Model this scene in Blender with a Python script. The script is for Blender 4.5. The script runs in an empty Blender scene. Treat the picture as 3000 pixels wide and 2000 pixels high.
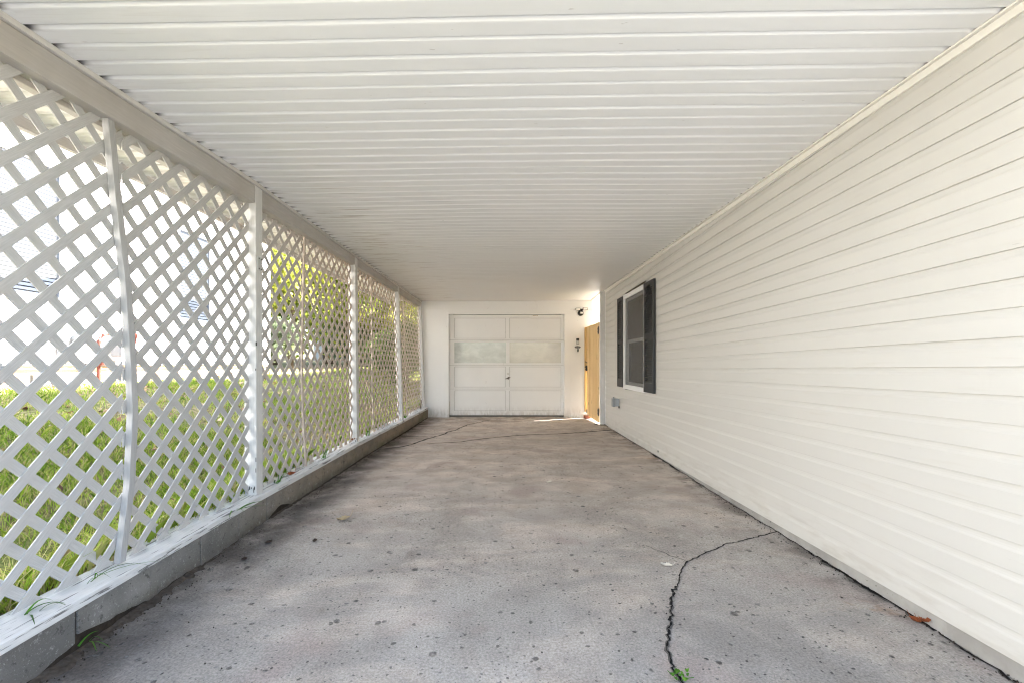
import bpy, bmesh, math, random
import numpy as np
from mathutils import Vector
R = math.radians
random.seed(7)
rng = np.random.default_rng(11)
scene = bpy.context.scene
COL = scene.collection

# ------------------------------------------------------------------ camera, sky, sun, exposure
cam_d = bpy.data.cameras.new('camera')
cam_d.sensor_width = 36.0
cam_d.lens = 15.48
cam_d.shift_x = 22 / 3000
cam_d.shift_y = 64 / 3000
cam_d.clip_start = 0.05
cam_d.clip_end = 600
cam = bpy.data.objects.new('camera', cam_d)
cam.location = (0, 0, 1.205)
cam.rotation_euler = (R(90), 0, 0)
COL.objects.link(cam)
scene.camera = cam

SUN_EL, SUN_AZ = R(37), R(66)          # azimuth clockwise from +Y
world = bpy.data.worlds.new('World')
scene.world = world
world.use_nodes = True
wn = world.node_tree
sky = wn.nodes.new('ShaderNodeTexSky')
sky.sky_type = 'NISHITA'
sky.sun_disc = False
sky.sun_elevation = SUN_EL
sky.sun_rotation = SUN_AZ
sky.dust_density = 2.0
sky.ozone_density = 0.6
bg = wn.nodes['Background']
bg.inputs['Strength'].default_value = 0.12
wn.links.new(sky.outputs[0], bg.inputs['Color'])

sun_d = bpy.data.lights.new('sun', 'SUN')
sun_d.energy = 5.0
sun_d.angle = R(0.53)
sun_d.color = (1.0, 0.978, 0.95)
sun = bpy.data.objects.new('sun', sun_d)
to_sun = Vector((math.cos(SUN_EL) * math.sin(SUN_AZ), math.cos(SUN_EL) * math.cos(SUN_AZ), math.sin(SUN_EL)))
sun.rotation_euler = to_sun.to_track_quat('Z', 'Y').to_euler()
sun.location = (12, 8, 14)
COL.objects.link(sun)

scene.render.engine = 'CYCLES'
vs = scene.view_settings
vs.view_transform = 'Standard'
vs.look = 'None'
vs.gamma = 1.0
vs.use_curve_mapping = False
vs.exposure = 3.1
cy = scene.cycles
cy.use_denoising = True
cy.adaptive_threshold = 0.004
cy.filter_width = 1.1
cy.max_bounces = 24
cy.diffuse_bounces = 20
cy.glossy_bounces = 4
cy.transparent_max_bounces = 12
cy.sample_clamp_indirect = 20.0


# ------------------------------------------------------------------ node helpers
class NT:
    def __init__(s, name, rough=0.6, spec=0.35):
        s.m = bpy.data.materials.new(name)
        s.m.use_nodes = True
        s.t = s.m.node_tree
        s.b = s.t.nodes['Principled BSDF']
        s.b.inputs['Roughness'].default_value = rough
        s.b.inputs['Specular IOR Level'].default_value = spec
        g = s.t.nodes.new('ShaderNodeNewGeometry')
        s.P = g.outputs['Position']
        s.geo = g

    def n(s, typ, **kw):
        nd = s.t.nodes.new(typ)
        for k, v in kw.items():
            setattr(nd, k, v)
        return nd

    def l(s, a, b):
        if hasattr(a, 'is_output'):
            s.t.links.new(a, b)
        else:
            b.default_value = a

    def math(s, op, a, b=0.0, clamp=False):
        nd = s.n('ShaderNodeMath', operation=op, use_clamp=clamp)
        s.l(a, nd.inputs[0])
        s.l(b, nd.inputs[1])
        return nd.outputs[0]

    def scale(s, v):
        nd = s.n('ShaderNodeVectorMath', operation='MULTIPLY')
        s.l(s.P, nd.inputs[0])
        nd.inputs[1].default_value = v
        return nd.outputs[0]

    def axis(s, i):
        nd = s.n('ShaderNodeSeparateXYZ')
        s.l(s.P, nd.inputs[0])
        return nd.outputs[i]

    def noise(s, vec, scale, detail=4, rough=0.55, dist=0.0):
        nd = s.n('ShaderNodeTexNoise')
        s.l(vec, nd.inputs['Vector'])
        nd.inputs['Scale'].default_value = scale
        nd.inputs['Detail'].default_value = detail
        nd.inputs['Roughness'].default_value = rough
        nd.inputs['Distortion'].default_value = dist
        return nd.outputs['Fac']

    def ramp(s, f, a, b, lo=0.0, hi=1.0):
        nd = s.n('ShaderNodeMapRange', interpolation_type='SMOOTHSTEP')
        s.l(f, nd.inputs[0])
        nd.inputs[1].default_value = a
        nd.inputs[2].default_value = b
        nd.inputs[3].default_value = lo
        nd.inputs[4].default_value = hi
        return nd.outputs[0]

    def mix(s, f, a, b, mode='MIX'):
        nd = s.n('ShaderNodeMix', data_type='RGBA', blend_type=mode)
        s.l(f, nd.inputs[0])
        for v, k in ((a, 6), (b, 7)):
            if isinstance(v, tuple):
                nd.inputs[k].default_value = (*v, 1)
            else:
                s.l(v, nd.inputs[k])
        return nd.outputs[2]

    def color(s, c):
        if isinstance(c, tuple):
            s.b.inputs['Base Color'].default_value = (*c, 1)
        else:
            s.l(c, s.b.inputs['Base Color'])

    def bump(s, h, strength=0.3, dist=0.01):
        nd = s.n('ShaderNodeBump')
        nd.inputs['Strength'].default_value = strength
        nd.inputs['Distance'].default_value = dist
        s.l(h, nd.inputs['Height'])
        s.l(nd.outputs[0], s.b.inputs['Normal'])


M = {}


def simple(name, c, rough=0.5, var=0.08, scale=6.0, spec=0.35, metal=0.0, stretch=(1, 1, 1), bump=0.0):
    k = NT(name, rough, spec)
    f = k.noise(k.scale(stretch), scale, 5)
    k.color(k.mix(f, tuple(x * (1 - var) for x in c), tuple(min(1, x * (1 + var)) for x in c)))
    k.b.inputs['Metallic'].default_value = metal
    if bump:
        k.bump(k.noise(k.scale(stretch), scale * 8, 3), bump, 0.002)
    M[name] = k.m
    return k


def painted_wood(name, axis, c=(0.70, 0.685, 0.665), wear=0.5, grey=(0.30, 0.27, 0.24), flake=0.70):
    """white paint over grain running along one world axis, worn thin here and there"""
    k = NT(name, 0.6, 0.25)
    st = [26.0, 26.0, 26.0]
    st[axis] = 1.6
    g = k.noise(k.scale(tuple(st)), 4.0, 6, 0.65, 0.6)
    big = k.noise(k.P, 2.3, 4, 0.6)
    st2 = [30.0, 30.0, 30.0]
    st2[axis] = 2.2
    fl = k.noise(k.scale(tuple(st2)), 1.7, 5, 0.6)
    base = k.mix(k.ramp(g, 0.35, 0.7), tuple(x * 0.86 for x in c), c)
    base = k.mix(k.ramp(big, 0.42, 0.72, 0, wear * 0.6), base, tuple(a * 0.80 * b for a, b in zip(c, (1.0, 0.95, 0.88))))
    base = k.mix(k.ramp(fl, flake, flake + 0.06, 0, 0.85), base, grey)
    k.color(base)
    k.bump(g, 0.35, 0.002)
    M[name] = k.m


painted_wood('beam_paint', 1, (0.50, 0.475, 0.45), 1.1, flake=0.70)
painted_wood('post_paint', 2, (0.68, 0.67, 0.66), 0.4, flake=0.78)
painted_wood('batten_tan', 2, (0.58, 0.49, 0.42), 0.5, flake=0.80)  # follows the shaded tone painted on the far slats
painted_wood('batten_paint', 2, (0.43, 0.42, 0.415), 0.4, flake=0.80)
painted_wood('sill_paint', 1, (0.74, 0.735, 0.735), 0.5, (0.10, 0.095, 0.095), flake=0.565)
painted_wood('trim_paint', 1, (0.68, 0.66, 0.63), 0.5, flake=0.76)

k = NT('garage_paint', 0.5, 0.3)
f = k.noise(k.P, 2.2, 5)
g = k.noise(k.scale((9, 9, 3)), 2.4, 4)
c = k.mix(f, (0.82, 0.815, 0.805), (0.87, 0.865, 0.855))
c = k.mix(k.ramp(g, 0.70, 0.76, 0, 0.30), c, (0.45, 0.42, 0.38))
c = k.mix(k.math('MULTIPLY', k.ramp(k.axis(2), 0.30, 0.0), k.ramp(g, 0.35, 0.65, 0.1, 0.5)), c, (0.42, 0.38, 0.33))
k.color(c)
k.bump(k.noise(k.P, 30.0, 3), 0.08, 0.003)
M['garage_paint'] = k.m

# lattice slats: grain along each diagonal
for nm, sg in (('slat_rising', 1), ('slat_falling', -1)):
    k = NT(nm, 0.55, 0.3)
    sp = k.n('ShaderNodeSeparateXYZ')
    k.l(k.P, sp.inputs[0])
    u = k.math('ADD', sp.outputs[1], k.math('MULTIPLY', sp.outputs[2], float(sg)))
    v = k.math('SUBTRACT', sp.outputs[1], k.math('MULTIPLY', sp.outputs[2], float(sg)))
    cb = k.n('ShaderNodeCombineXYZ')
    k.l(k.math('MULTIPLY', u, 4.0), cb.inputs[0])
    k.l(k.math('MULTIPLY', v, 120.0), cb.inputs[1])
    f = k.noise(cb.outputs[0], 2.0, 5, 0.65)
    d = k.noise(k.P, 3.0, 4)
    c = k.mix(k.ramp(f, 0.3, 0.72), (0.42, 0.412, 0.408), (0.545, 0.535, 0.53))
    c = k.mix(k.ramp(d, 0.45, 0.8, 0, 0.5), c, (0.47, 0.43, 0.39))
    c = k.mix(k.ramp(sp.outputs[1], 2.8, 5.5, 0, 0.85), c, (0.60, 0.485, 0.405))  # tan tone of the shaded far bays painted in along the row
    k.color(c)
    k.bump(f, 0.25, 0.0015)
    M[nm] = k.m

# ceiling soffit panels, with mildew streaks by the beam and gap shade painted into groove ends
k = NT('soffit_vinyl', 0.42, 0.4)
sp = k.n('ShaderNodeSeparateXYZ')
k.l(k.P, sp.inputs[0])
st = k.noise(k.scale((1.3, 24.0, 0.2)), 1.6, 5, 0.62, 0.3)
cl = k.noise(k.scale((0.7, 0.9, 0.0)), 1.4, 4)
near = k.ramp(sp.outputs[0], -1.86, -0.35, 1.0, 0.0)
far = k.ramp(sp.outputs[1], 2.2, 5.0, 0.0, 1.0)
base = k.mix(cl, (0.775, 0.78, 0.78), (0.83, 0.835, 0.835))
base = k.mix(k.math('MULTIPLY', k.ramp(sp.outputs[1], 2.5, 8.5, 0, 0.4), k.ramp(cl, 0.3, 0.7, 0.5, 1.0)), base, (0.78, 0.73, 0.67))
am = k.math('MULTIPLY', near, k.math('MULTIPLY', k.ramp(st, 0.53, 0.70), k.math('ADD', k.math('MULTIPLY', far, 0.72), 0.10)))
base = k.mix(am, base, (0.24, 0.15, 0.085))
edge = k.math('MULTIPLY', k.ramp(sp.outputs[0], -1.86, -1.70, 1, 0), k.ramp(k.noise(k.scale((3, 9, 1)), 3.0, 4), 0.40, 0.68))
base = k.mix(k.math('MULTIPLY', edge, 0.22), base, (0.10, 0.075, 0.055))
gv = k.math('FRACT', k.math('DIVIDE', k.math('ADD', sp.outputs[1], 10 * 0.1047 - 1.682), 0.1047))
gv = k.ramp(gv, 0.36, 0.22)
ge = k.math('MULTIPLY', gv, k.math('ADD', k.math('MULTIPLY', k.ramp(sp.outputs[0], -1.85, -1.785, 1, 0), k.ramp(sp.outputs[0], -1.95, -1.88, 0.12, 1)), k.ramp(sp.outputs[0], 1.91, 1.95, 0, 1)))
base = k.mix(k.math('MULTIPLY', ge, k.ramp(k.noise(k.scale((4, 9, 1)), 3.0, 3), 0.25, 0.55, 0.4, 1.0)), base, (0.035, 0.025, 0.02))  # groove ends darkened to look like open, shaded gaps
spk = k.noise(k.scale((6, 30, 1)), 2.2, 3, 0.5)
base = k.mix(k.ramp(spk, 0.74, 0.78, 0, 0.35), base, (0.22, 0.17, 0.13))
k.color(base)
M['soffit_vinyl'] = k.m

# vinyl siding
k = NT('siding_vinyl', 0.40, 0.4)
a = k.noise(k.scale((1, 0.5, 3)), 1.5, 4)
b = k.noise(k.scale((1, 1.2, 14)), 2.0, 5)
c = k.mix(a, (0.555, 0.538, 0.50), (0.59, 0.574, 0.54))
c = k.mix(k.ramp(b, 0.58, 0.80, 0, 0.28), c, (0.47, 0.425, 0.36))
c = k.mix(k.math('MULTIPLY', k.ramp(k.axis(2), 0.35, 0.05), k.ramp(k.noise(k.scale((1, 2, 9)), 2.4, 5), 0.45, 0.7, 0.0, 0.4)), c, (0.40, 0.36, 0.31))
c = k.mix(k.ramp(k.noise(k.scale((1, 5, 30)), 1.6, 4), 0.73, 0.77, 0, 0.35), c, (0.33, 0.30, 0.26))
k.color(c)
k.bump(k.noise(k.scale((1, 3, 60)), 4.0, 3), 0.06, 0.002)
M['siding_vinyl'] = k.m
simple('vinyl_trim', (0.77, 0.745, 0.69), 0.4, 0.04, 3)

# concrete floor
k = NT('slab_concrete', 0.85, 0.2)
sp = k.n('ShaderNodeSeparateXYZ')
k.l(k.P, sp.inputs[0])
X, Y = sp.outputs[0], sp.outputs[1]
n1 = k.noise(k.P, 0.9, 6, 0.6, 0.5)
n2 = k.noise(k.P, 3.4, 6, 0.65)
n3 = k.noise(k.P, 95.0, 3, 0.7)
n4 = k.noise(k.P, 26.0, 5, 0.72)
n5 = k.noise(k.scale((0.7, 1.6, 1)), 1.6, 5, 0.6, 1.0)
base = k.mix(k.ramp(n1, 0.32, 0.68), (0.270, 0.249, 0.228), (0.405, 0.380, 0.350))
base = k.mix(k.ramp(n2, 0.47, 0.72, 0, 0.55), base, (0.24, 0.218, 0.198))
swp = k.noise(k.scale((1.4, 0.45, 1)), 1.3, 6, 0.62, 1.6)
base = k.mix(k.ramp(swp, 0.52, 0.66, 0, 0.35), base, (0.235, 0.21, 0.19))
base = k.mix(k.ramp(swp, 0.44, 0.34, 0, 0.14), base, (0.43, 0.41, 0.385))
oil = k.noise(k.P, 1.15, 4, 0.7, 1.2)
base = k.mix(k.ramp(oil, 0.64, 0.74, 0, 0.5), base, (0.16, 0.135, 0.115))
brown = k.math('ADD', k.ramp(Y, 1.2, 6.0, 0.05, 0.72), k.ramp(n5, 0.42, 0.75, -0.1, 0.5), True)
base = k.mix(brown, base, k.mix(k.ramp(n2, 0.3, 0.65), (0.66, 0.58, 0.505), (0.49, 0.41, 0.345)))
base = k.mix(k.ramp(k.noise(k.P, 1.9, 3, 0.5, 0.4), 0.54, 0.70, 0, 0.5), base, (0.34, 0.27, 0.245))
dirt = k.math('MULTIPLY', k.ramp(X, -1.25, -1.72, 0, 1), k.ramp(n2, 0.3, 0.62, 0.35, 1.0))
base = k.mix(k.math('MULTIPLY', dirt, 0.85), base, (0.085, 0.070, 0.060))
dirt2 = k.math('MULTIPLY', k.ramp(X, 1.66, 1.95, 0, 1), k.ramp(n2, 0.45, 0.62, 0.0, 1.0))
base = k.mix(k.math('MULTIPLY', dirt2, 0.6), base, (0.12, 0.105, 0.095))
rust = k.math('MULTIPLY', k.ramp(X, 1.2, 1.8, 0, 1), k.ramp(k.noise(k.P, 2.6, 4, 0.6, 0.6), 0.60, 0.72))
base = k.mix(k.math('MULTIPLY', rust, 0.5), base, (0.33, 0.20, 0.11))
back = k.math('MULTIPLY', k.ramp(Y, 8.6, 9.8, 0, 1), k.ramp(n2, 0.42, 0.6))
base = k.mix(k.math('MULTIPLY', back, 0.4), base, (0.19, 0.15, 0.12))
gr = k.ramp(n3, 0.28, 0.72, 0.74, 1.22)
hs = k.n('ShaderNodeCombineColor')
for i in range(3):
    k.l(gr, hs.inputs[i])
base = k.mix(1.0, base, hs.outputs[0], 'MULTIPLY')
base = k.mix(k.ramp(n4, 0.65, 0.72, 0, 0.6), base, (0.15, 0.135, 0.125))
base = k.mix(k.ramp(k.noise(k.P, 70.0, 2, 0.5), 0.66, 0.71, 0, 0.65), base, (0.09, 0.085, 0.08))


def pits(k, scale, keep, rmin, rmax):
    dv = k.n('ShaderNodeVectorMath', operation='ADD')
    nz = k.n('ShaderNodeTexNoise')
    nz.inputs['Scale'].default_value = 22.0
    nz.inputs['Detail'].default_value = 3.0
    k.l(k.P, nz.inputs['Vector'])
    sc = k.n('ShaderNodeVectorMath', operation='SCALE')
    k.l(nz.outputs['Color'], sc.inputs[0])
    sc.inputs['Scale'].default_value = 0.030
    k.l(k.P, dv.inputs[0])
    k.l(sc.outputs[0], dv.inputs[1])
    v = k.n('ShaderNodeTexVoronoi', voronoi_dimensions='2D')
    k.l(dv.outputs[0], v.inputs['Vector'])
    v.inputs['Scale'].default_value = scale
    cs = k.n('ShaderNodeSeparateColor')
    k.l(v.outputs['Color'], cs.inputs[0])
    rad = k.ramp(cs.outputs[1], 0.0, 1.0, rmin, rmax)
    q = k.math('DIVIDE', v.outputs['Distance'], rad)
    inside = k.ramp(q, 0.65, 1.1, 1.0, 0.0)
    return k.math('MULTIPLY', inside, k.ramp(cs.outputs[0], keep, keep + 0.02))


p1 = pits(k, 4.2, 0.55, 0.03, 0.085)
p2 = pits(k, 13.0, 0.66, 0.04, 0.15)
p3 = pits(k, 30.0, 0.74, 0.06, 0.20)
pp = k.math('MAXIMUM', k.math('MAXIMUM', p1, p2), p3)
pcol = k.mix(k.ramp(n4, 0.45, 0.62), (0.055, 0.050, 0.046), (0.24, 0.23, 0.22))
base = k.mix(k.math('MULTIPLY', pp, k.ramp(n1, 0.35, 0.62, 0.9, 0.6)), base, pcol)
k.color(base)
h = k.math('ADD', k.math('MULTIPLY', n3, 0.25), k.math('MULTIPLY', n4, 0.35))
h = k.math('SUBTRACT', k.math('ADD', h, k.math('MULTIPLY', n2, 0.9)), k.math('MULTIPLY', pp, 0.8))
k.bump(h, 0.55, 0.008)
M['slab_concrete'] = k.m

# block concrete
k = NT('block_concrete', 0.9, 0.15)
n1 = k.noise(k.P, 3.0, 5, 0.6)
n3 = k.noise(k.P, 110.0, 3, 0.7)
n4 = k.noise(k.P, 24.0, 5, 0.75)
Y = k.axis(1)
Z = k.axis(2)
base = k.mix(k.ramp(n1, 0.35, 0.7), (0.15, 0.143, 0.134), (0.26, 0.25, 0.235))
base = k.mix(k.math('MULTIPLY', k.ramp(Y, 2.4, 4.5), k.ramp(n1, 0.3, 0.6, 0.3, 0.8)), base, (0.31, 0.245, 0.18))
base = k.mix(k.math('MULTIPLY', k.ramp(Z, 0.11, 0.0), k.ramp(n1, 0.35, 0.6, 0.2, 0.9)), base, (0.11, 0.095, 0.075))
base = k.mix(k.math('MULTIPLY', k.ramp(k.noise(k.P, 2.1, 3), 0.56, 0.7, 0, 0.55), k.ramp(Y, 3.5, 6)), base, (0.13, 0.13, 0.06))
base = k.mix(k.ramp(n3, 0.60, 0.70, 0, 0.5), base, (0.52, 0.51, 0.49))
base = k.mix(k.ramp(n4, 0.56, 0.66, 0, 0.75), base, (0.07, 0.066, 0.06))
base = k.mix(k.ramp(n4, 0.42, 0.30, 0, 0.7), base, (0.42, 0.41, 0.39))
k.color(base)
k.bump(k.math('ADD', n3, n4), 0.8, 0.006)
M['block_concrete'] = k.m

simple('gap_grey', (0.20, 0.185, 0.165), 0.95, 0.3, 20)
simple('dirt', (0.045, 0.036, 0.029), 1.0, 0.6, 45, 0.05, bump=1.0)  # also colours the dark strips added in the ceiling groove ends
simple('loose_dirt', (0.085, 0.070, 0.058), 1.0, 0.7, 60, 0.05, bump=1.0)
simple('crack_edge', (0.13, 0.12, 0.11), 1.0, 0.5, 50, 0.05)
simple('crack_dirt', (0.022, 0.020, 0.019), 1.0, 0.5, 60, 0.05)
k = NT('foundation_concrete', 0.9, 0.15)
n1 = k.noise(k.P, 5.0, 5, 0.6)
n4 = k.noise(k.P, 40.0, 4, 0.65)
base = k.mix(k.ramp(n1, 0.35, 0.7), (0.30, 0.285, 0.265), (0.40, 0.385, 0.36))
base = k.mix(k.ramp(n4, 0.64, 0.72, 0, 0.8), base, (0.07, 0.06, 0.055))
base = k.mix(k.ramp(k.noise(k.P, 2.2, 3), 0.60, 0.7, 0, 0.6), base, (0.33, 0.22, 0.13))
k.color(base)
k.bump(n4, 0.4, 0.003)
M['foundation_concrete'] = k.m

# gate pine
k = NT('gate_pine', 0.55, 0.3)
g = k.noise(k.scale((30, 30, 1.3)), 2.0, 6, 0.65, 0.4)
g2 = k.noise(k.scale((7, 7, 0.5)), 1.2, 3)
kn = k.noise(k.scale((16, 16, 3.2)), 1.5, 3, 0.5)
oi = k.n('ShaderNodeObjectInfo')
c = k.mix(k.ramp(g, 0.3, 0.72), (0.50, 0.31, 0.115), (0.74, 0.51, 0.23))
c = k.mix(k.ramp(g2, 0.3, 0.7, 0, 0.5), c, (0.64, 0.42, 0.14))
c = k.mix(k.math('MULTIPLY', oi.outputs['Random'], 0.8), c, (0.80, 0.60, 0.33))
c = k.mix(k.ramp(kn, 0.66, 0.74, 0, 0.85), c, (0.16, 0.065, 0.03))
k.color(c)
k.bump(g, 0.3, 0.002)
M['gate_pine'] = k.m

simple('black_metal', (0.012, 0.012, 0.014), 0.4, 0.2, 30, 0.5)
simple('shutter_plastic', (0.034, 0.035, 0.038), 0.55, 0.18, 8, 0.35, stretch=(1, 1, 6))
simple('white_vinyl', (0.80, 0.80, 0.80), 0.35, 0.03, 4)
simple('sash_vinyl', (0.80, 0.80, 0.79), 0.4, 0.05, 4)
simple('grey_metal', (0.36, 0.38, 0.40), 0.45, 0.12, 12, 0.5, 0.4)
simple('galvanised', (0.30, 0.31, 0.32), 0.45, 0.15, 10, 0.5, 0.3)
simple('brass_dark', (0.10, 0.09, 0.08), 0.4, 0.2, 20, 0.5, 0.6)
simple('lens_white', (0.80, 0.78, 0.76), 0.25, 0.03, 4)
simple('light_plastic', (0.72, 0.70, 0.66), 0.35, 0.05, 4)
simple('silver_face', (0.42, 0.41, 0.39), 0.35, 0.04, 4, 0.5, 0.2)
simple('red_brick', (0.23, 0.095, 0.065), 0.9, 0.35, 30, 0.1, bump=0.4)
simple('steel_plate', (0.55, 0.55, 0.53), 0.5, 0.15, 20, 0.4, 0.2)
simple('rust', (0.16, 0.065, 0.03), 0.9, 0.5, 40, 0.1)
simple('roof_metal', (0.62, 0.62, 0.60), 0.5, 0.1, 2)
simple('roof_shingle', (0.15, 0.15, 0.155), 0.9, 0.3, 5, 0.1)
simple('blue_shingle', (0.22, 0.25, 0.30), 0.9, 0.2, 5, 0.1)
simple('white_siding', (0.80, 0.80, 0.79), 0.5, 0.04, 2)
simple('white_masonry', (0.74, 0.72, 0.69), 0.85, 0.08, 8, 0.1)
simple('timber_brown', (0.42, 0.27, 0.13), 0.8, 0.3, 9, 0.1, stretch=(6, 0.5, 6))
simple('pipe_copper', (0.13, 0.032, 0.02), 0.55, 0.4, 40, 0.4)
simple('meter_grey', (0.17, 0.18, 0.19), 0.5, 0.1, 10, 0.4)
simple('cable_black', (0.03, 0.03, 0.03), 0.6, 0.2, 10)
simple('blind_slat', (0.72, 0.74, 0.76), 0.5, 0.05, 3)
simple('dead_leaf_tan', (0.42, 0.33, 0.20), 0.8, 0.35, 45, 0.15)
simple('dead_leaf_pale', (0.62, 0.58, 0.50), 0.8, 0.25, 45, 0.15)
simple('dead_leaf_red', (0.26, 0.075, 0.03), 0.8, 0.4, 45, 0.15)
simple('dead_leaf_dark', (0.06, 0.042, 0.034), 0.85, 0.4, 45, 0.1)
simple('bark', (0.12, 0.09, 0.065), 0.95, 0.4, 8, 0.05, stretch=(4, 4, 1), bump=0.6)
simple('driveway_concrete', (0.42, 0.41, 0.395), 0.9, 0.12, 3, 0.15)
simple('yard_paving', (0.36, 0.35, 0.33), 0.9, 0.12, 3, 0.15)
simple('dark_room', (0.018, 0.017, 0.016), 0.9, 0.2, 3, 0.05)
simple('curtain', (0.17, 0.155, 0.145), 0.95, 0.35, 5, 0.05, stretch=(8, 8, 0.4))

# insect screen: a fine mesh that lets part of the light through
k = NT('screen_mesh', 0.8, 0.1)
f = k.noise(k.scale((10, 22, 0.6)), 2.0, 4)
k.color(k.mix(f, (0.10, 0.096, 0.094), (0.22, 0.21, 0.205)))
tr = k.n('ShaderNodeBsdfTransparent')
mx = k.n('ShaderNodeMixShader')
mx.inputs[0].default_value = 0.36
k.l(tr.outputs[0], mx.inputs[1])
k.l(k.b.outputs[0], mx.inputs[2])
k.l(mx.outputs[0], k.t.nodes['Material Output'].inputs['Surface'])
M['screen_mesh'] = k.m

# glass seen against dark rooms
k = NT('window_glass', 0.03, 0.6)
k.color((0.012, 0.013, 0.014))
M['window_glass'] = k.m
for nm, c1, c2 in (('dusty_glass_green', (0.50, 0.525, 0.505), (0.64, 0.66, 0.64)), ('dusty_glass_tan', (0.60, 0.58, 0.53), (0.69, 0.665, 0.61))):
    k = NT(nm, 0.10, 0.7)
    f = k.noise(k.scale((2, 1, 3)), 2.2, 6, 0.6, 0.5)
    k.color(k.mix(k.ramp(f, 0.3, 0.7), c1, c2))
    k.l(k.ramp(f, 0.3, 0.8, 0.03, 0.10), k.b.inputs['Roughness'])
    M[nm] = k.m

k = NT('tinted_pane', 0.05, 0.5)
tr = k.n('ShaderNodeBsdfTransparent')
tr.inputs[0].default_value = (0.60, 0.62, 0.65, 1)
gl = k.n('ShaderNodeBsdfGlossy')
gl.inputs['Roughness'].default_value = 0.03
mx = k.n('ShaderNodeMixShader')
mx.inputs[0].default_value = 0.06
k.l(tr.outputs[0], mx.inputs[1])
k.l(gl.outputs[0], mx.inputs[2])
k.l(mx.outputs[0], k.t.nodes['Material Output'].inputs['Surface'])
M['tinted_pane'] = k.m

# lawn ground
k = NT('lawn_ground', 0.95, 0.1)
X = k.axis(0)
n1 = k.noise(k.P, 1.7, 6, 0.65)
n2 = k.noise(k.P, 22.0, 5, 0.7)
n3 = k.noise(k.P, 0.7, 4, 0.6, 0.8)
c = k.mix(k.ramp(n2, 0.35, 0.65), (0.11, 0.08, 0.05), (0.40, 0.32, 0.18))
c = k.mix(k.ramp(n1, 0.40, 0.65, 0.1, 0.6), c, (0.13, 0.20, 0.035))
grv = k.math('MULTIPLY', k.ramp(k.math('ADD', X, k.math('MULTIPLY', k.math('SUBTRACT', n1, 0.5), 0.9)), -4.75, -4.95), k.ramp(X, -12, -11))
grv = k.math('MULTIPLY', grv, k.ramp(k.axis(1), 11.5, 10.6))
c = k.mix(grv, c, k.mix(k.ramp(n2, 0.3, 0.7), (0.50, 0.40, 0.31), (0.70, 0.62, 0.52)))
yl = k.math('MULTIPLY', k.ramp(n3, 0.52, 0.64, 0, 0.8), k.ramp(k.axis(1), 5.0, 8.0))
c = k.mix(yl, c, k.mix(n2, (0.16, 0.085, 0.055), (0.40, 0.27, 0.19)))
k.color(c)
k.bump(n2, 0.8, 0.03)
M['lawn_ground'] = k.m


def leafy(name, cols, trans=0.35):
    k = NT(name, 0.55, 0.25)
    at = k.n('ShaderNodeAttribute', attribute_name='tint')
    rp = k.n('ShaderNodeValToRGB')
    cr = rp.color_ramp
    while len(cr.elements) < len(cols):
        cr.elements.new(0.5)
    for i, (e, c) in enumerate(zip(cr.elements, cols)):
        e.position = i / (len(cols) - 1)
        e.color = (*c, 1)
    k.l(at.outputs['Fac'], rp.inputs[0])
    k.color(rp.outputs[0])
    tl = k.n('ShaderNodeBsdfTranslucent')
    k.l(rp.outputs[0], tl.inputs['Color'])
    mx = k.n('ShaderNodeMixShader')
    mx.inputs[0].default_value = trans
    k.l(k.b.outputs[0], mx.inputs[1])
    k.l(tl.outputs[0], mx.inputs[2])
    k.l(mx.outputs[0], k.t.nodes['Material Output'].inputs['Surface'])
    M[name] = k.m


leafy('grass_blades', [(0.09, 0.18, 0.018), (0.19, 0.32, 0.03), (0.31, 0.44, 0.05), (0.45, 0.50, 0.10), (0.55, 0.46, 0.26)])
leafy('leaf_yellow_green', [(0.14, 0.20, 0.03), (0.30, 0.36, 0.05), (0.48, 0.50, 0.09), (0.62, 0.58, 0.16)], 0.45)
leafy('leaf_green', [(0.03, 0.07, 0.012), (0.07, 0.13, 0.02), (0.12, 0.19, 0.03), (0.22, 0.26, 0.06)], 0.35)
leafy('leaf_pale', [(0.08, 0.11, 0.06), (0.16, 0.20, 0.11), (0.24, 0.28, 0.17), (0.32, 0.34, 0.15)], 0.35)
leafy('leaf_orange', [(0.18, 0.10, 0.02), (0.34, 0.17, 0.03), (0.45, 0.30, 0.04), (0.28, 0.30, 0.05)], 0.4)
leafy('weed_green', [(0.03, 0.09, 0.012), (0.07, 0.20, 0.02), (0.14, 0.30, 0.03)], 0.3)


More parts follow.
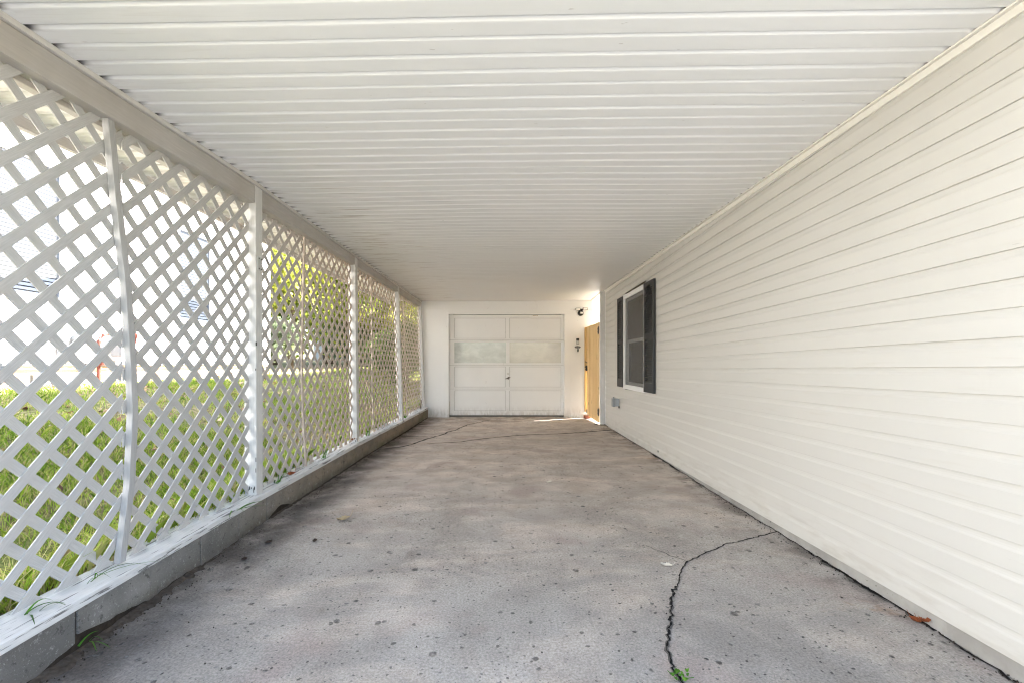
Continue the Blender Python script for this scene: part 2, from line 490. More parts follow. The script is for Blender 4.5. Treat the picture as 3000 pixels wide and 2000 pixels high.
# ------------------------------------------------------------------ mesh helpers
class MB:
    def __init__(s):
        s.v, s.f = [], []

    def poly(s, pts):
        i = len(s.v)
        s.v += [tuple(p) for p in pts]
        s.f.append(tuple(range(i, i + len(pts))))

    def hexa(s, p):
        """p: 4 bottom points then 4 top points, both counter-clockwise seen from above"""
        i = len(s.v)
        s.v += [tuple(q) for q in p]
        for f in ((3, 2, 1, 0), (4, 5, 6, 7), (0, 1, 5, 4), (1, 2, 6, 5), (2, 3, 7, 6), (3, 0, 4, 7)):
            s.f.append(tuple(i + j for j in f))

    def box(s, x0, x1, y0, y1, z0, z1):
        s.hexa([(x0, y0, z0), (x1, y0, z0), (x1, y1, z0), (x0, y1, z0),
                (x0, y0, z1), (x1, y0, z1), (x1, y1, z1), (x0, y1, z1)])

    def prism(s, a, b):
        """two matching rings of points"""
        n = len(a)
        i = len(s.v)
        s.v += [tuple(p) for p in a] + [tuple(p) for p in b]
        s.f.append(tuple(range(i + n - 1, i - 1, -1)))
        s.f.append(tuple(range(i + n, i + 2 * n)))
        for j in range(n):
            q = (j + 1) % n
            s.f.append((i + j, i + q, i + n + q, i + n + j))

    def grid(s, rows):
        i = len(s.v)
        m = len(rows[0])
        for r in rows:
            s.v += [tuple(p) for p in r]
        for a in range(len(rows) - 1):
            for b in range(m - 1):
                s.f.append((i + a * m + b, i + a * m + b + 1, i + (a + 1) * m + b + 1, i + (a + 1) * m + b))

    def tube(s, pts, r, n=8, cap=True):
        pts = [Vector(p) for p in pts]
        rad = r if isinstance(r, (list, tuple)) else [r] * len(pts)
        i = len(s.v)
        for j, p in enumerate(pts):
            d = (pts[min(j + 1, len(pts) - 1)] - pts[max(j - 1, 0)]).normalized()
            up = Vector((0, 0, 1)) if abs(d.z) < 0.9 else Vector((1, 0, 0))
            u = d.cross(up).normalized()
            w = d.cross(u).normalized()
            for q in range(n):
                t = 2 * math.pi * q / n
                s.v.append(tuple(p + (u * math.cos(t) + w * math.sin(t)) * rad[j]))
        for j in range(len(pts) - 1):
            for q in range(n):
                q2 = (q + 1) % n
                s.f.append((i + j * n + q, i + j * n + q2, i + (j + 1) * n + q2, i + (j + 1) * n + q))
        if cap:
            s.f.append(tuple(i + q for q in range(n)))
            e = i + (len(pts) - 1) * n
            s.f.append(tuple(e + n - 1 - q for q in range(n)))

    def disc(s, c, rx, rz, y0, y1, n=20):
        """flat disc in the XZ plane, thickness y0..y1"""
        a = [(c[0] + rx * math.cos(2 * math.pi * i / n), y0, c[1] + rz * math.sin(2 * math.pi * i / n)) for i in range(n)]
        b = [(p[0], y1, p[2]) for p in a]
        s.prism(a, b)

    def build(s, name, mat, parent=None, bevel=0.0, smooth=False):
        off = Vector((0, 0, 0))
        p = parent
        while p is not None:
            off += Vector(p.location)
            p = p.parent
        me = bpy.data.meshes.new(name)
        me.from_pydata([(a - off.x, b - off.y, c - off.z) for a, b, c in s.v], [], s.f)
        bm = bmesh.new()
        bm.from_mesh(me)
        bmesh.ops.recalc_face_normals(bm, faces=bm.faces)
        if bevel:
            bmesh.ops.bevel(bm, geom=list(bm.edges), offset=bevel, segments=2, profile=0.6, affect='EDGES', clamp_overlap=True)
        bm.to_mesh(me)
        bm.free()
        me.materials.append(M[mat] if isinstance(mat, str) else mat)
        if smooth:
            for q in me.polygons:
                q.use_smooth = True
        o = bpy.data.objects.new(name, me)
        COL.objects.link(o)
        if parent is not None:
            o.parent = parent
        return o


def tag(o, label=None, cat=None, group=None, kind=None):
    if label:
        o['label'] = label
    if cat:
        o['category'] = cat
    if group:
        o['group'] = group
    if kind:
        o['kind'] = kind
    return o


def thing(name, label, cat, loc, group=None):
    o = bpy.data.objects.new(name, None)
    o.empty_display_size = 0.1
    o.location = loc
    COL.objects.link(o)
    return tag(o, label, cat, group)


def one_box(name, mat, parent, *b, bevel=0.0):
    m = MB()
    m.box(*b)
    return m.build(name, mat, parent, bevel)


def interp(t, tab):
    if t <= tab[0][0]:
        (a, x), (b, y) = tab[0], tab[1]
    elif t >= tab[-1][0]:
        (a, x), (b, y) = tab[-2], tab[-1]
    else:
        for i in range(len(tab) - 1):
            if tab[i][0] <= t <= tab[i + 1][0]:
                (a, x), (b, y) = tab[i], tab[i + 1]
                break
    return x + (y - x) * (t - a) / (b - a)


# ------------------------------------------------------------------ measured lines of the carport
CL = [(-1.2, 2.41), (1.6, 2.495), (3.27, 2.547), (5.5, 2.556), (7.66, 2.562), (9.9, 2.589)]      # ceiling along the beam, x = -1.85
CR = [(-1.2, 2.545), (1.64, 2.564), (8.68, 2.63), (9.9, 2.609)]                                   # ceiling along the house, x = 1.95
PY = [1.04, 3.267, 5.50, 7.66, 9.805]            # posts: near face
PXB = [-1.85, -1.84, -1.842, -1.772, -1.775]     # posts: inner face at the sill
PXT = [-1.85, -1.845, -1.865, -1.852, -1.862]    # posts: inner face at the top
BB = [2.335, 2.388, 2.429, 2.446, 2.464]         # underside of the beam
SX = [(-1.2, -1.74), (1.53, -1.755), (3.24, -1.808), (5.5, -1.80), (7.66, -1.745), (9.9, -1.705)]  # sill: inner edge
SILL0, SILL1 = 0.186, 0.226


def zc(x, y):
    a, b = interp(y, CL), interp(y, CR)
    return a + (b - a) * (x + 1.85) / 3.8


def xw(y):
    return 1.9234 + 0.0071 * y


def zs(y):
    return 0.0996 - 0.01378 * y


def lat_x(y, z):
    b = interp(y, list(zip(PY, PXB)))
    t = interp(y, list(zip(PY, PXT)))
    return b + (t - b) * (z - 0.2) / 2.3 - 0.052


# ------------------------------------------------------------------ ground, lawn, slab
LZ = [(-40, 1.3), (-12, 1.02), (-6.0, 0.96), (-4.7, 0.93), (-3.6, 0.66), (-2.4, 0.27), (-1.96, 0.18)]


def ground_z(x, y):
    if x > -1.9:
        return -0.05 if not (x > 1.95 and y > 8.7) else -0.03
    z = interp(x, LZ) if x > -40 else 1.3
    return z + max(0.0, y - 10) * 0.018 + (0.012 * math.sin(3.1 * x + 1.7 * y) + 0.01 * math.sin(5.3 * y - 2.2 * x)) * (1 if x < -2.1 else 0)


xs = [-300, -120, -60, -30, -20, -12, -9, -7.5, -6.5, -5.9] + [round(-5.6 + 0.2 * i, 3) for i in range(18)] + [-2.0, -1.95, -1.9, -1.89, 0, 2.2, 6, 20, 120, 300]
ys = [-300, -120, -40, -15, -8, -4, -2] + [round(-1 + 0.25 * i, 3) for i in range(60)] + [15, 17, 20, 25, 32, 45, 80, 150, 300]
m = MB()
m.grid([[(x, y, ground_z(x, y) if x != -1.9 else ground_z(-1.91, y)) for x in xs] for y in ys])
tag(m.build('ground', 'lawn_ground', None, smooth=True), kind='structure')

# slab: fine grid, gently uneven
m = MB()
sx_ = [-1.95 + 0.1 * i for i in range(41)] + [2.12]
sy_ = [-1.2 + 0.12 * i for i in range(95)] + [10.25]
m.grid([[(x, y, 0.004 * math.sin(2.1 * x + 0.7 * y) * math.sin(1.3 * y + 0.4)) for x in sx_] for y in sy_])
slab = tag(m.build('carport_floor', 'slab_concrete', None, smooth=True), kind='structure')

m = MB()
m.box(-3.2, 5.5, -16, -1.21, -0.12, -0.012)
tag(m.build('driveway', 'driveway_concrete', None), kind='structure')
m = MB()
m.box(2.125, 4.4, 8.75, 22, -0.10, -0.006)
tag(m.build('side_path', 'yard_paving', None), kind='structure')


def crack(pts, w0, w1, seed, jag=0.010, step=0.035):
    r = random.Random(seed)
    P = [Vector((x, y, 0)) for x, y in pts]
    cum = [0]
    for a, b in zip(P, P[1:]):
        cum.append(cum[-1] + (b - a).length)
    n = max(2, int(cum[-1] / step))
    ctr = []
    for i in range(n + 1):
        d = cum[-1] * i / n
        j = max(q for q in range(len(cum)) if cum[q] <= d + 1e-9)
        j = min(j, len(P) - 2)
        t = (d - cum[j]) / max(1e-6, cum[j + 1] - cum[j])
        p = P[j].lerp(P[j + 1], t)
        ctr.append(p + Vector((r.uniform(-jag, jag), r.uniform(-jag, jag), 0)))
    m = MB()
    rows = []
    for i, p in enumerate(ctr):
        d = (ctr[min(i + 1, n)] - ctr[max(i - 1, 0)]).normalized()
        u = Vector((-d.y, d.x, 0))
        w = (w0 + (w1 - w0) * i / n) * r.uniform(0.15, 1.05)
        za = 0.0045 + 0.004 * math.sin(2.1 * p.x + 0.7 * p.y) * math.sin(1.3 * p.y + 0.4)
        rows.append([(*(p - u * w * r.uniform(0.4, 0.7)).xy, za), (*(p + u * w * r.uniform(0.4, 0.7)).xy, za)])
    m.grid(rows)
    m.build('crack', 'crack_dirt', slab)
    m2 = MB()
    rows = []
    for i, p in enumerate(ctr):
        d = (ctr[min(i + 1, n)] - ctr[max(i - 1, 0)]).normalized()
        u = Vector((-d.y, d.x, 0))
        w = (w0 + (w1 - w0) * i / n) * 0.75
        za = 0.0022 + 0.004 * math.sin(2.1 * p.x + 0.7 * p.y) * math.sin(1.3 * p.y + 0.4)
        rows.append([(*(p - u * w * r.uniform(0.35, 1.5)).xy, za), (*(p + u * w * r.uniform(0.35, 1.5)).xy, za)])
    m2.grid(rows)
    return m2.build('crack_edge', 'crack_edge', slab)


CA = [(1.957, 3.159), (1.693, 3.027), (1.566, 2.968), (1.471, 2.935), (1.377, 2.853), (1.297, 2.809), (1.208, 2.742), (1.106, 2.67), (1.047, 2.594), (1.007, 2.529), (0.978, 2.455), (0.932, 2.378), (0.887, 2.318), (0.844, 2.238), (0.814, 2.144), (0.79, 2.095), (0.763, 2.029), (0.73, 1.968), (0.714, 1.919), (0.678, 1.856), (0.679, 1.812), (0.67, 1.763), (0.666, 1.717), (0.667, 1.685), (0.67, 1.661), (0.70, 1.45), (0.66, 1.2), (0.72, 0.9)]
crack(CA[:8], 0.008, 0.007, 1, 0.006, 0.025)
crack(CA[7:12], 0.007, 0.006, 2, 0.006, 0.02)
crack(CA[11:16], 0.011, 0.013, 3, 0.010, 0.016)
crack(CA[15:], 0.011, 0.009, 4, 0.007, 0.016)
crack([(1.106, 2.67), (1.079, 2.709), (1.037, 2.75), (1.012, 2.801), (0.975, 2.844), (0.936, 2.907)], 0.004, 0.002, 5, 0.004)
crack([(-1.7, 6.2), (-1.473, 6.375), (-1.383, 6.538), (-1.343, 6.701), (-1.249, 7.02), (-1.143, 7.262), (-1.02, 7.56), (-1.0, 7.759), (-0.88, 7.969), (-0.804, 8.364), (-0.725, 8.646), (-0.599, 8.867), (-0.468, 9.142), (-0.31, 9.435)], 0.030, 0.016, 6, 0.008)
crack([(-1.162, 6.611), (-0.932, 6.701), (-0.666, 6.778), (-0.538, 6.921), (-0.291, 7.088), (0.044, 7.28), (0.411, 7.464), (0.959, 7.579), (1.29, 7.708), (1.638, 7.862), (1.958, 7.99)], 0.014, 0.040, 7, 0.006)
crack([(-1.70, 7.28), (-1.431, 7.289), (-1.183, 7.325)], 0.016, 0.012, 8, 0.003)
r0 = random.Random(77)
yy0 = 0.9
while yy0 < 8.6:
    ln = r0.uniform(0.3, 0.9)
    wv = r0.choice((0.006, 0.010, 0.014, 0.026))
    xo_ = 1.955 - r0.uniform(0.0, 0.02)
    crack([(xw(q) + 0.012 - r0.uniform(0.0, 0.022), q) for q in [yy0 + ln * t / 6 for t in range(7)]], wv, wv * r0.uniform(0.5, 1.2), int(yy0 * 100), 0.006, 0.025)
    yy0 += ln
crack([(1.99, 8.66), (1.90, 8.60), (1.84, 8.66), (1.80, 8.72)], 0.05, 0.05, 12, 0.02, 0.03)

# loose dirt and crumbs swept against both sides of the slab
m = MB()
for i in range(1500):
    if rng.random() < 0.5:
        x = interp(0, [(-1, 0), (1, 0)]) + -1.765 + abs(rng.normal(0, 0.05)); y = rng.uniform(1.0, 9.8)
    elif rng.random() < 0.75:
        x = 1.955 - abs(rng.normal(0, 0.035)); y = rng.uniform(1.2, 8.6)
    else:
        x = rng.uniform(-1.5, 1.9); y = rng.uniform(1.4, 9.4)
    s = float(rng.uniform(0.002, 0.006))
    z = 0.005
    a = rng.uniform(0, 6.28)
    pts = [(x + s * math.cos(a + q * 2.09), y + s * math.sin(a + q * 2.09), z - 0.004) for q in range(3)]
    top = (x, y, z + s * 0.6)
    m.poly(pts)
    for q in range(3):
        m.poly([pts[q], pts[(q + 1) % 3], top])
tag(m.build('dirt_crumbs', 'dirt', None), 'dark dirt crumbs and grit scattered along the edges of the concrete floor', None, kind='stuff')

m = MB()
rows = []
for i in range(360):
    y = 1.0 + i * 0.0247
    hh = (0.020 if y < 2.6 else 0.010) * (0.55 + 0.45 * math.sin(3.7 * y + math.sin(9 * y))) * rng.uniform(0.6, 1.2)
    ww = (0.048 if y < 2.6 else 0.028) * rng.uniform(0.5, 1.5)
    x0 = interp(y, SX) - 0.018
    rows.append([(x0, y, hh + 0.004), (x0 + ww * 0.3, y + rng.uniform(-.01, .01), hh * 0.75 + rng.uniform(-.003, .003)), (x0 + ww * 0.65, y, hh * 0.3 + 0.003), (x0 + ww, y, -0.002)])
m.grid(rows)
tag(m.build('dirt_bank', 'loose_dirt', None), 'dark dirt packed along the foot of the block wall', None, kind='stuff')

# ------------------------------------------------------------------ block kerb wall with painted sill plank
kerb = thing('block_wall', 'low grey concrete block wall under the white sill plank along the lattice', 'wall', (-1.85, 5.3, 0))
joints = [-1.2, -0.58, 0.2, 0.62, 1.03, 1.44, 1.83, 2.225, 2.612, 3.0, 3.37, 3.77, 4.17, 4.55, 4.96, 5.35, 5.79, 6.24, 6.72, 7.18, 7.64, 8.05, 8.46, 8.87, 9.28, 9.70, 9.895]
for i in range(len(joints) - 1):
    y0, y1 = joints[i] + 0.004, joints[i + 1] - 0.004
    rr = random.Random(i)
    prof = []
    n = 10
    for q in range(n + 1):
        t = q / n
        y = y0 + (y1 - y0) * t
        if y < 1.30:
            z = 0.004
        elif y1 < 1.86:
            z = max(0.004, 0.042 * max(0, (t - 0.05)) ** 1.2)
        elif y1 < 2.24:
            z = 0.060 * (1 - t) ** 0.8 + 0.014
        elif y1 < 2.65:
            z = 0.012 + 0.012 * math.sin(t * 3)
        elif 3.3 < y0 < 3.5:
            z = 0.05 * math.sin(t * 3.14) + 0.004
        else:
            z = 0.004
        prof.append((y, max(-0.01, z + rr.uniform(-0.005, 0.006))))
    ring = [(y, z) for y, z in prof] + [(y1, SILL0 - 0.004), (y0, SILL0 - 0.004)]
    dx = rr.uniform(-0.004, 0.004)
    m = MB()
    m.prism([(interp(y, SX) - 0.012 + dx, y, z) for y, z in ring], [(interp(y, SX) - 0.20, y, z) for y, z in ring])
    m.build('concrete_block', 'block_concrete', kerb, 0.004)
m = MB()
for a, b in zip(SX, SX[1:]):
    m.hexa([(a[1] - 0.19, a[0], -0.04), (a[1] - 0.022, a[0], -0.04), (b[1] - 0.022, b[0] - 0.006, -0.04), (b[1] - 0.19, b[0] - 0.006, -0.04),
            (a[1] - 0.19, a[0], SILL0 - 0.006), (a[1] - 0.022, a[0], SILL0 - 0.006), (b[1] - 0.022, b[0] - 0.006, SILL0 - 0.006), (b[1] - 0.19, b[0] - 0.006, SILL0 - 0.006)])
m.build('mortar_core', 'dirt', kerb)
rows_y = [-1.2, -0.2, 0.8, 1.53, 2.2, 2.75, 3.24, 4.0, 4.8, 5.5]
for seg, ry in enumerate(([-1.2, 0.2, 1.53, 2.4, 3.24, 4.38], [4.384, 5.5, 6.6, 7.66, 8.8, 9.893])):
    m = MB()
    ring_a = []
    for k_, y in enumerate(ry):
        x = interp(y, SX)
        ring_a.append([(x - 0.20, y, SILL0), (x, y, SILL0), (x, y, SILL1), (x - 0.20, y, SILL1)])
    i0 = len(m.v)
    for r_ in ring_a:
        m.v += r_
    for k_ in range(len(ry) - 1):
        for q in range(4):
            q2 = (q + 1) % 4
            m.f.append((k_ * 4 + q, k_ * 4 + q2, (k_ + 1) * 4 + q2, (k_ + 1) * 4 + q))
    m.f.append((3, 2, 1, 0))
    e = (len(ry) - 1) * 4
    m.f.append((e, e + 1, e + 2, e + 3))
    m.build('sill_plank', 'sill_paint', kerb, 0.005)

# ------------------------------------------------------------------ posts and beam
plabels = ['white wooden post just outside the near end of the lattice',
           'white wooden carport post nearest the camera with a small metal plate on its side',
           'white wooden carport post with a rust patch at its foot, second of the row',
           'white wooden carport post standing third along the sill, without plate or rust patch',
           'thin white wooden post standing against the garage wall at the end of the lattice']
for i in range(5):
    y0, y1 = PY[i], PY[i] + 0.089
    xb, xt = PXB[i], PXT[i]
    zt = zc(xt, y0) - 0.026
    t = thing('carport_post', plabels[i], 'post', (xb - 0.045, y0 + 0.045, SILL1), 'white posts carrying the carport beam')
    m = MB()
    m.hexa([(xb - 0.089, y0, SILL1), (xb, y0, SILL1), (xb, y1, SILL1), (xb - 0.089, y1, SILL1),
            (xt - 0.089, y0, zt), (xt, y0, zt), (xt, y1, zt), (xt - 0.089, y1, zt)])
    m.build('shaft', 'post_paint', t, 0.006)
    if i == 1:
        one_box('metal_plate', 'steel_plate', t, xb - 0.006, xb + 0.003, y0 + 0.018, y0 + 0.072, 1.90, 2.00, bevel=0.0012)
        m = MB()
        for yy in (y0 + 0.028, y0 + 0.062):
            for zz in (1.912, 1.988):
                m.box(xb + 0.0025, xb + 0.0055, yy - 0.004, yy + 0.004, zz - 0.004, zz + 0.004)
        m.build('screws', 'cable_black', t)
    if i == 2:
        m = MB()
        m.disc((xb - 0.058, SILL1 + 0.035), 0.014, 0.016, y0 - 0.0025, y0 + 0.004, 9)
        m.disc((xb - 0.030, SILL1 + 0.045), 0.010, 0.010, y0 - 0.0025, y0 + 0.004, 7)
        m.build('rust_patch', 'rust', t)
    if i in (1, 2, 3):
        m = MB()
        r_ = random.Random(40 + i)
        for q in range(9 if i == 1 else 4):
            zz = SILL1 + (r_.uniform(0.0, 0.06) if q < 5 else r_.uniform(0.1, 1.3))
            yy = y0
            xx = xb - (r_.uniform(0.0, 0.085) if q < 5 else r_.uniform(0.0, 0.006))
            m.box(xx - r_.uniform(0.002, 0.006), xx + 0.002, yy - 0.0015, yy + 0.006, zz, zz + r_.uniform(0.008, 0.035))
        m.build('paint_chips', 'cable_black', t)

blabels = ['white painted beam over the nearest lattice bay', 'white painted beam with pale patches between the first and second visible posts',
           'white painted beam between the rust-footed post and the third post', 'short-looking white painted beam above the last lattice bay by the garage']
for i in range(4):
    y0, y1 = PY[i] + 0.089 + 0.003, PY[i + 1] - 0.003
    xa, xb = PXT[i], PXT[i + 1]
    t = thing('carport_beam', blabels[i], 'beam', ((xa + xb) / 2, (y0 + y1) / 2, BB[i]), 'white beam lengths between the posts')
    m = MB()
    za, zb_ = zc(xa, y0) - 0.026, zc(xb, y1) - 0.026
    m.hexa([(xa - 0.089, y0, BB[i]), (xa, y0, BB[i]), (xb, y1, BB[i + 1]), (xb - 0.089, y1, BB[i + 1]),
            (xa - 0.089, y0, za), (xa, y0, za), (xb, y1, zb_), (xb - 0.089, y1, zb_)])
    m.build('timber', 'beam_paint', t, 0.010)
    # top nailing strip of the lattice, tucked under the beam on its outer side
    m = MB()
    m.hexa([(xa - 0.135, y0, BB[i] - 0.02), (xa - 0.092, y0, BB[i] - 0.02), (xb - 0.092, y1, BB[i + 1] - 0.02), (xb - 0.135, y1, BB[i + 1] - 0.02),
            (xa - 0.135, y0, BB[i] + 0.04), (xa - 0.092, y0, BB[i] + 0.04), (xb - 0.092, y1, BB[i + 1] + 0.04), (xb - 0.135, y1, BB[i + 1] + 0.04)])
    m.build('nailing_strip', 'beam_paint', t, 0.004)



# ------------------------------------------------------------------ lattice panels
def clip(poly, axis, val, keep_gt):
    out = []
    n = len(poly)
    for i in range(n):
        a, b = poly[i], poly[(i + 1) % n]
        ia = (a[axis] >= val) == keep_gt
        ib = (b[axis] >= val) == keep_gt
        if ia:
            out.append(a)
        if ia != ib:
            t = (val - a[axis]) / (b[axis] - a[axis])
            out.append((a[0] + (b[0] - a[0]) * t, a[1] + (b[1] - a[1]) * t))
    return out



stile_y = [2.19, 4.12, 6.25, 8.22]
llabels = [('white lattice panel at the near end of the lattice, cut by the left picture edge', 'white lattice panel right of the bowed thin strip, before the nearest post'),
           ('white lattice panel just beyond the post with the metal plate', 'white lattice panel just before the rust-footed post'),
           ('white lattice panel just beyond the rust-footed post', 'white lattice panel just before the third post'),
           ('white lattice panel just beyond the third post', 'last white lattice panel, touching the post on the garage wall')]
for i in range(4):
    for s_ in range(2):
        y0 = PY[i] + 0.091 if s_ == 0 else stile_y[i] + 0.002
        y1 = stile_y[i] - 0.002 if s_ == 0 else PY[i + 1] - 0.002
        yc = (y0 + y1) / 2
        t = thing('lattice_panel', llabels[i][s_], 'lattice', (lat_x(yc, 0.23), yc, SILL1), 'white diagonal lattice panels of the carport side')
        z0 = SILL1 + 0.004
        PITCH, SW, TH = (0.1635, 0.0405, 0.0055) if i == 0 else (0.156, 0.038, 0.0035)
        rr = random.Random(100 + i * 2 + s_)
        c0, s0 = (0.506, 3.007) if (i, s_) == (0, 0) else (rr.uniform(0, PITCH), rr.uniform(0, PITCH))
        if (i, s_) == (0, 1):
            c0, s0 = 0.506 + 0.05, 3.007 + 0.03
        for sg, off, mat in ((1, 0.0, 'slat_rising'), (-1, -TH - 0.0006, 'slat_falling')):
            # rising slats: y - z = c ; falling slats: y + z = c
            if sg == 1:
                lo, hi, ph = y0 - 2.6, y1 - z0, c0
            else:
                lo, hi, ph = y0 + z0, y1 + 2.6, s0
            kk = math.floor((lo - ph) / PITCH)
            while ph + kk * PITCH < hi + PITCH:
                c = ph + kk * PITCH + rr.uniform(-0.003, 0.003)
                kk += 1
                hw = SW * math.sqrt(2) / 2
                A, B = -1.0, 5.0
                if sg == 1:
                    poly = [(A + c - hw, A), (A + c + hw, A), (B + c + hw, B), (B + c - hw, B)]
                else:
                    poly = [(c - hw - A, A), (c + hw - A, A), (c + hw - B, B), (c - hw - B, B)]
                ztop = interp(yc, list(zip(PY, BB))) + 0.03
                for ax, v, gt in ((0, y0, True), (0, y1, False), (1, z0 + rr.uniform(0, 0.008), True), (1, ztop, False)):
                    if poly:
                        poly = clip(poly, ax, v, gt)
                if len(poly) < 3:
                    continue
                ar = 0.5 * abs(sum(poly[q][0] * poly[(q + 1) % len(poly)][1] - poly[(q + 1) % len(poly)][0] * poly[q][1] for q in range(len(poly))))
                if ar < 0.0012:
                    continue
                m = MB()
                w_ = rr.uniform(-0.0015, 0.0015) * 0
                m.prism([(lat_x(y, z) + off + w_, y, z) for y, z in poly], [(lat_x(y, z) + off + w_ - TH, y, z) for y, z in poly])
                m.build('slat', mat, t)

# thin vertical strips that cover the panel joints
bows = [[(2.09, 2.36), (2.13, 2.0), (2.185, 1.6), (2.215, 1.2), (2.225, 0.95), (2.205, 0.6), (2.15, 0.235)],
        [(4.17, 2.40), (4.12, 1.7), (4.09, 1.2), (4.11, 0.8), (4.17, 0.235)],
        [(6.27, 2.42), (6.25, 1.5), (6.23, 0.9), (6.26, 0.235)],
        [(8.24, 2.44), (8.22, 1.5), (8.20, 0.9), (8.23, 0.235)]]
slab_ = ['bowed thin white batten on the lattice, nearest the camera', 'thin white batten on the lattice before the rust-footed post',
         'thin white batten on the lattice between the rust-footed post and the third post', 'thin white batten on the lattice of the last bay by the garage']
for i, b_ in enumerate(bows):
    m = MB()
    n = len(b_)
    for q, (y, z) in enumerate(b_):
        x = lat_x(y, z)
        w_, d_ = (0.018, 0.034) if i == 0 else (0.012, 0.020)
        m.v += [(x + 0.002, y - w_, z), (x + d_, y - w_, z), (x + d_, y + w_, z), (x + 0.002, y + w_, z)]
    for q in range(n - 1):
        for r_ in range(4):
            r2 = (r_ + 1) % 4
            m.f.append((q * 4 + r_, q * 4 + r2, q * 4 + 4 + r2, q * 4 + 4 + r_))
    m.f += [(0, 1, 2, 3), (4 * n - 1, 4 * n - 2, 4 * n - 3, 4 * n - 4)]
    tag(m.build('batten', 'batten_paint' if i == 0 else 'batten_tan', None, 0.003), slab_[i], 'batten', 'thin battens over the lattice joints')

# ------------------------------------------------------------------ ceiling of soffit panels
ceil_o = thing('ceiling', None, None, (0, 4.4, 2.6))
ceil_o['kind'] = 'structure'
CP = 0.1047
y = 1.682 - 12 * CP
XL, n_ceil = -2.55, 0
while y < 9.84:
    y1 = min(y + CP, 9.885)
    rr = random.Random(int(y * 1000) + 7)
    odd = n_ceil % 3
    gd = (0.0190, 0.0135, 0.0165)[odd]
    sl = (0.034, 0.025, 0.030)[odd]
    XR = 1.925 if y > 8.60 else xw(y) - 0.004
    xsn = [XL, -2.2, -1.9, -1.5, -0.9, -0.2, 0.5, 1.1, 1.6, XR]
    prof = [(y, gd + 0.004), (y + 0.0004, gd), (y + sl * 0.35, gd * 0.55), (y + sl * 0.8, gd * 0.06), (y + sl, 0.0), (y1 - 0.004, -0.0015), (y1 - 0.001, 0.0), (y1 - 0.0003, 0.006), (y1 - 0.0006, 0.028)]
    rows = []
    for x in xsn:
        sag = 0.006 * math.sin(1.9 * x + 0.45 * y) * (1 if y > 3 else 0.4) * (1 if -1.7 < x < 1.8 else 0.2)
        rows.append([(x, yy, zc(x, yy) + dz + sag) for yy, dz in prof])
    m = MB()
    m.grid(rows)
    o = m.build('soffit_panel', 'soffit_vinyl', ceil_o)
    y += CP
    n_ceil += 1
m = MB()
for a, b in ((-2.62, 1.90),):
    yy = [0.36, 1.6, 3.3, 5.5, 7.7, 9.88]
    lo = [[(x, q, zc(x, q) + 0.045) for x in (a, -1.85, 0.0, b)] for q in yy]
    hi = [[(x, q, zc(x, q) + 0.085) for x in (a, -1.85, 0.0, b)] for q in yy]
    m.grid(lo)
    m.grid(hi)
m.build('roof_deck', 'roof_metal', ceil_o)
m = MB()
yb_ = [0.95 + 0.5 * i for i in range(18)] + [9.87]
for a, b in zip(yb_, yb_[1:]):
    xa, xb = interp(a, list(zip(PY, PXT))), interp(b, list(zip(PY, PXT)))
    m.hexa([(xa - 0.07, a, zc(xa, a) - 0.01), (xa - 0.004, a, zc(xa, a) - 0.01), (xb - 0.004, b, zc(xb, b) - 0.01), (xb - 0.07, b, zc(xb, b) - 0.01),
            (xa - 0.07, a, zc(xa, a) + 0.043), (xa - 0.004, a, zc(xa, a) + 0.043), (xb - 0.004, b, zc(xb, b) + 0.043), (xb - 0.07, b, zc(xb, b) + 0.043)])
m.build('beam_gap_shade', 'dirt', ceil_o)  # dark strip added so the groove ends above the beam look shaded
m = MB()
yb_ = [0.95 + 0.5 * i for i in range(16)] + [8.6]
for a, b in zip(yb_, yb_[1:]):
    xa, xb = xw(a), xw(b)
    m.hexa([(xa - 0.010, a, zc(xa, a) - 0.008), (xa + 0.03, a, zc(xa, a) - 0.008), (xb + 0.03, b, zc(xb, b) - 0.008), (xb - 0.010, b, zc(xb, b) - 0.008),
            (xa - 0.010, a, zc(xa, a) + 0.06), (xa + 0.03, a, zc(xa, a) + 0.06), (xb + 0.03, b, zc(xb, b) + 0.06), (xb - 0.010, b, zc(xb, b) + 0.06)])
m.build('wall_gap_shade', 'dirt', ceil_o)  # dark strip added for shaded groove ends along the house wall
# trims along beam and wall, outer fascia
yy = [0.94, 1.6, 3.27, 5.5, 7.66, 9.88]
m = MB()
for a, b in zip(yy, yy[1:]):
    xa, xb = interp(a, list(zip(PY, PXT))), interp(b, list(zip(PY, PXT)))
    m.hexa([(xa - 0.08, a, zc(xa, a) - 0.0255), (xa + 0.012, a, zc(xa, a) - 0.0255), (xb + 0.012, b, zc(xb, b) - 0.0255), (xb - 0.08, b, zc(xb, b) - 0.0255),
            (xa - 0.08, a, zc(xa, a) - 0.002), (xa + 0.012, a, zc(xa, a) - 0.002), (xb + 0.012, b, zc(xb, b) - 0.002), (xb - 0.08, b, zc(xb, b) - 0.002)])
m.build('beam_trim', 'trim_paint', ceil_o)
m = MB()
yw = [0.9, 1.64, 4, 6, 8.66]
for a, b in zip(yw, yw[1:]):
    pa, pb = xw(a), xw(b)
    m.hexa([(pa - 0.022, a, zc(pa, a) - 0.012), (pa + 0.01, a, zc(pa, a) - 0.012), (pb + 0.01, b, zc(pb, b) - 0.012), (pb - 0.022, b, zc(pb, b) - 0.012),
            (pa - 0.022, a, zc(pa, a) - 0.003), (pa + 0.01, a, zc(pa, a) - 0.003), (pb + 0.01, b, zc(pb, b) - 0.003), (pb - 0.022, b, zc(pb, b) - 0.003)])
m.build('wall_trim', 'vinyl_trim', ceil_o)
m = MB()
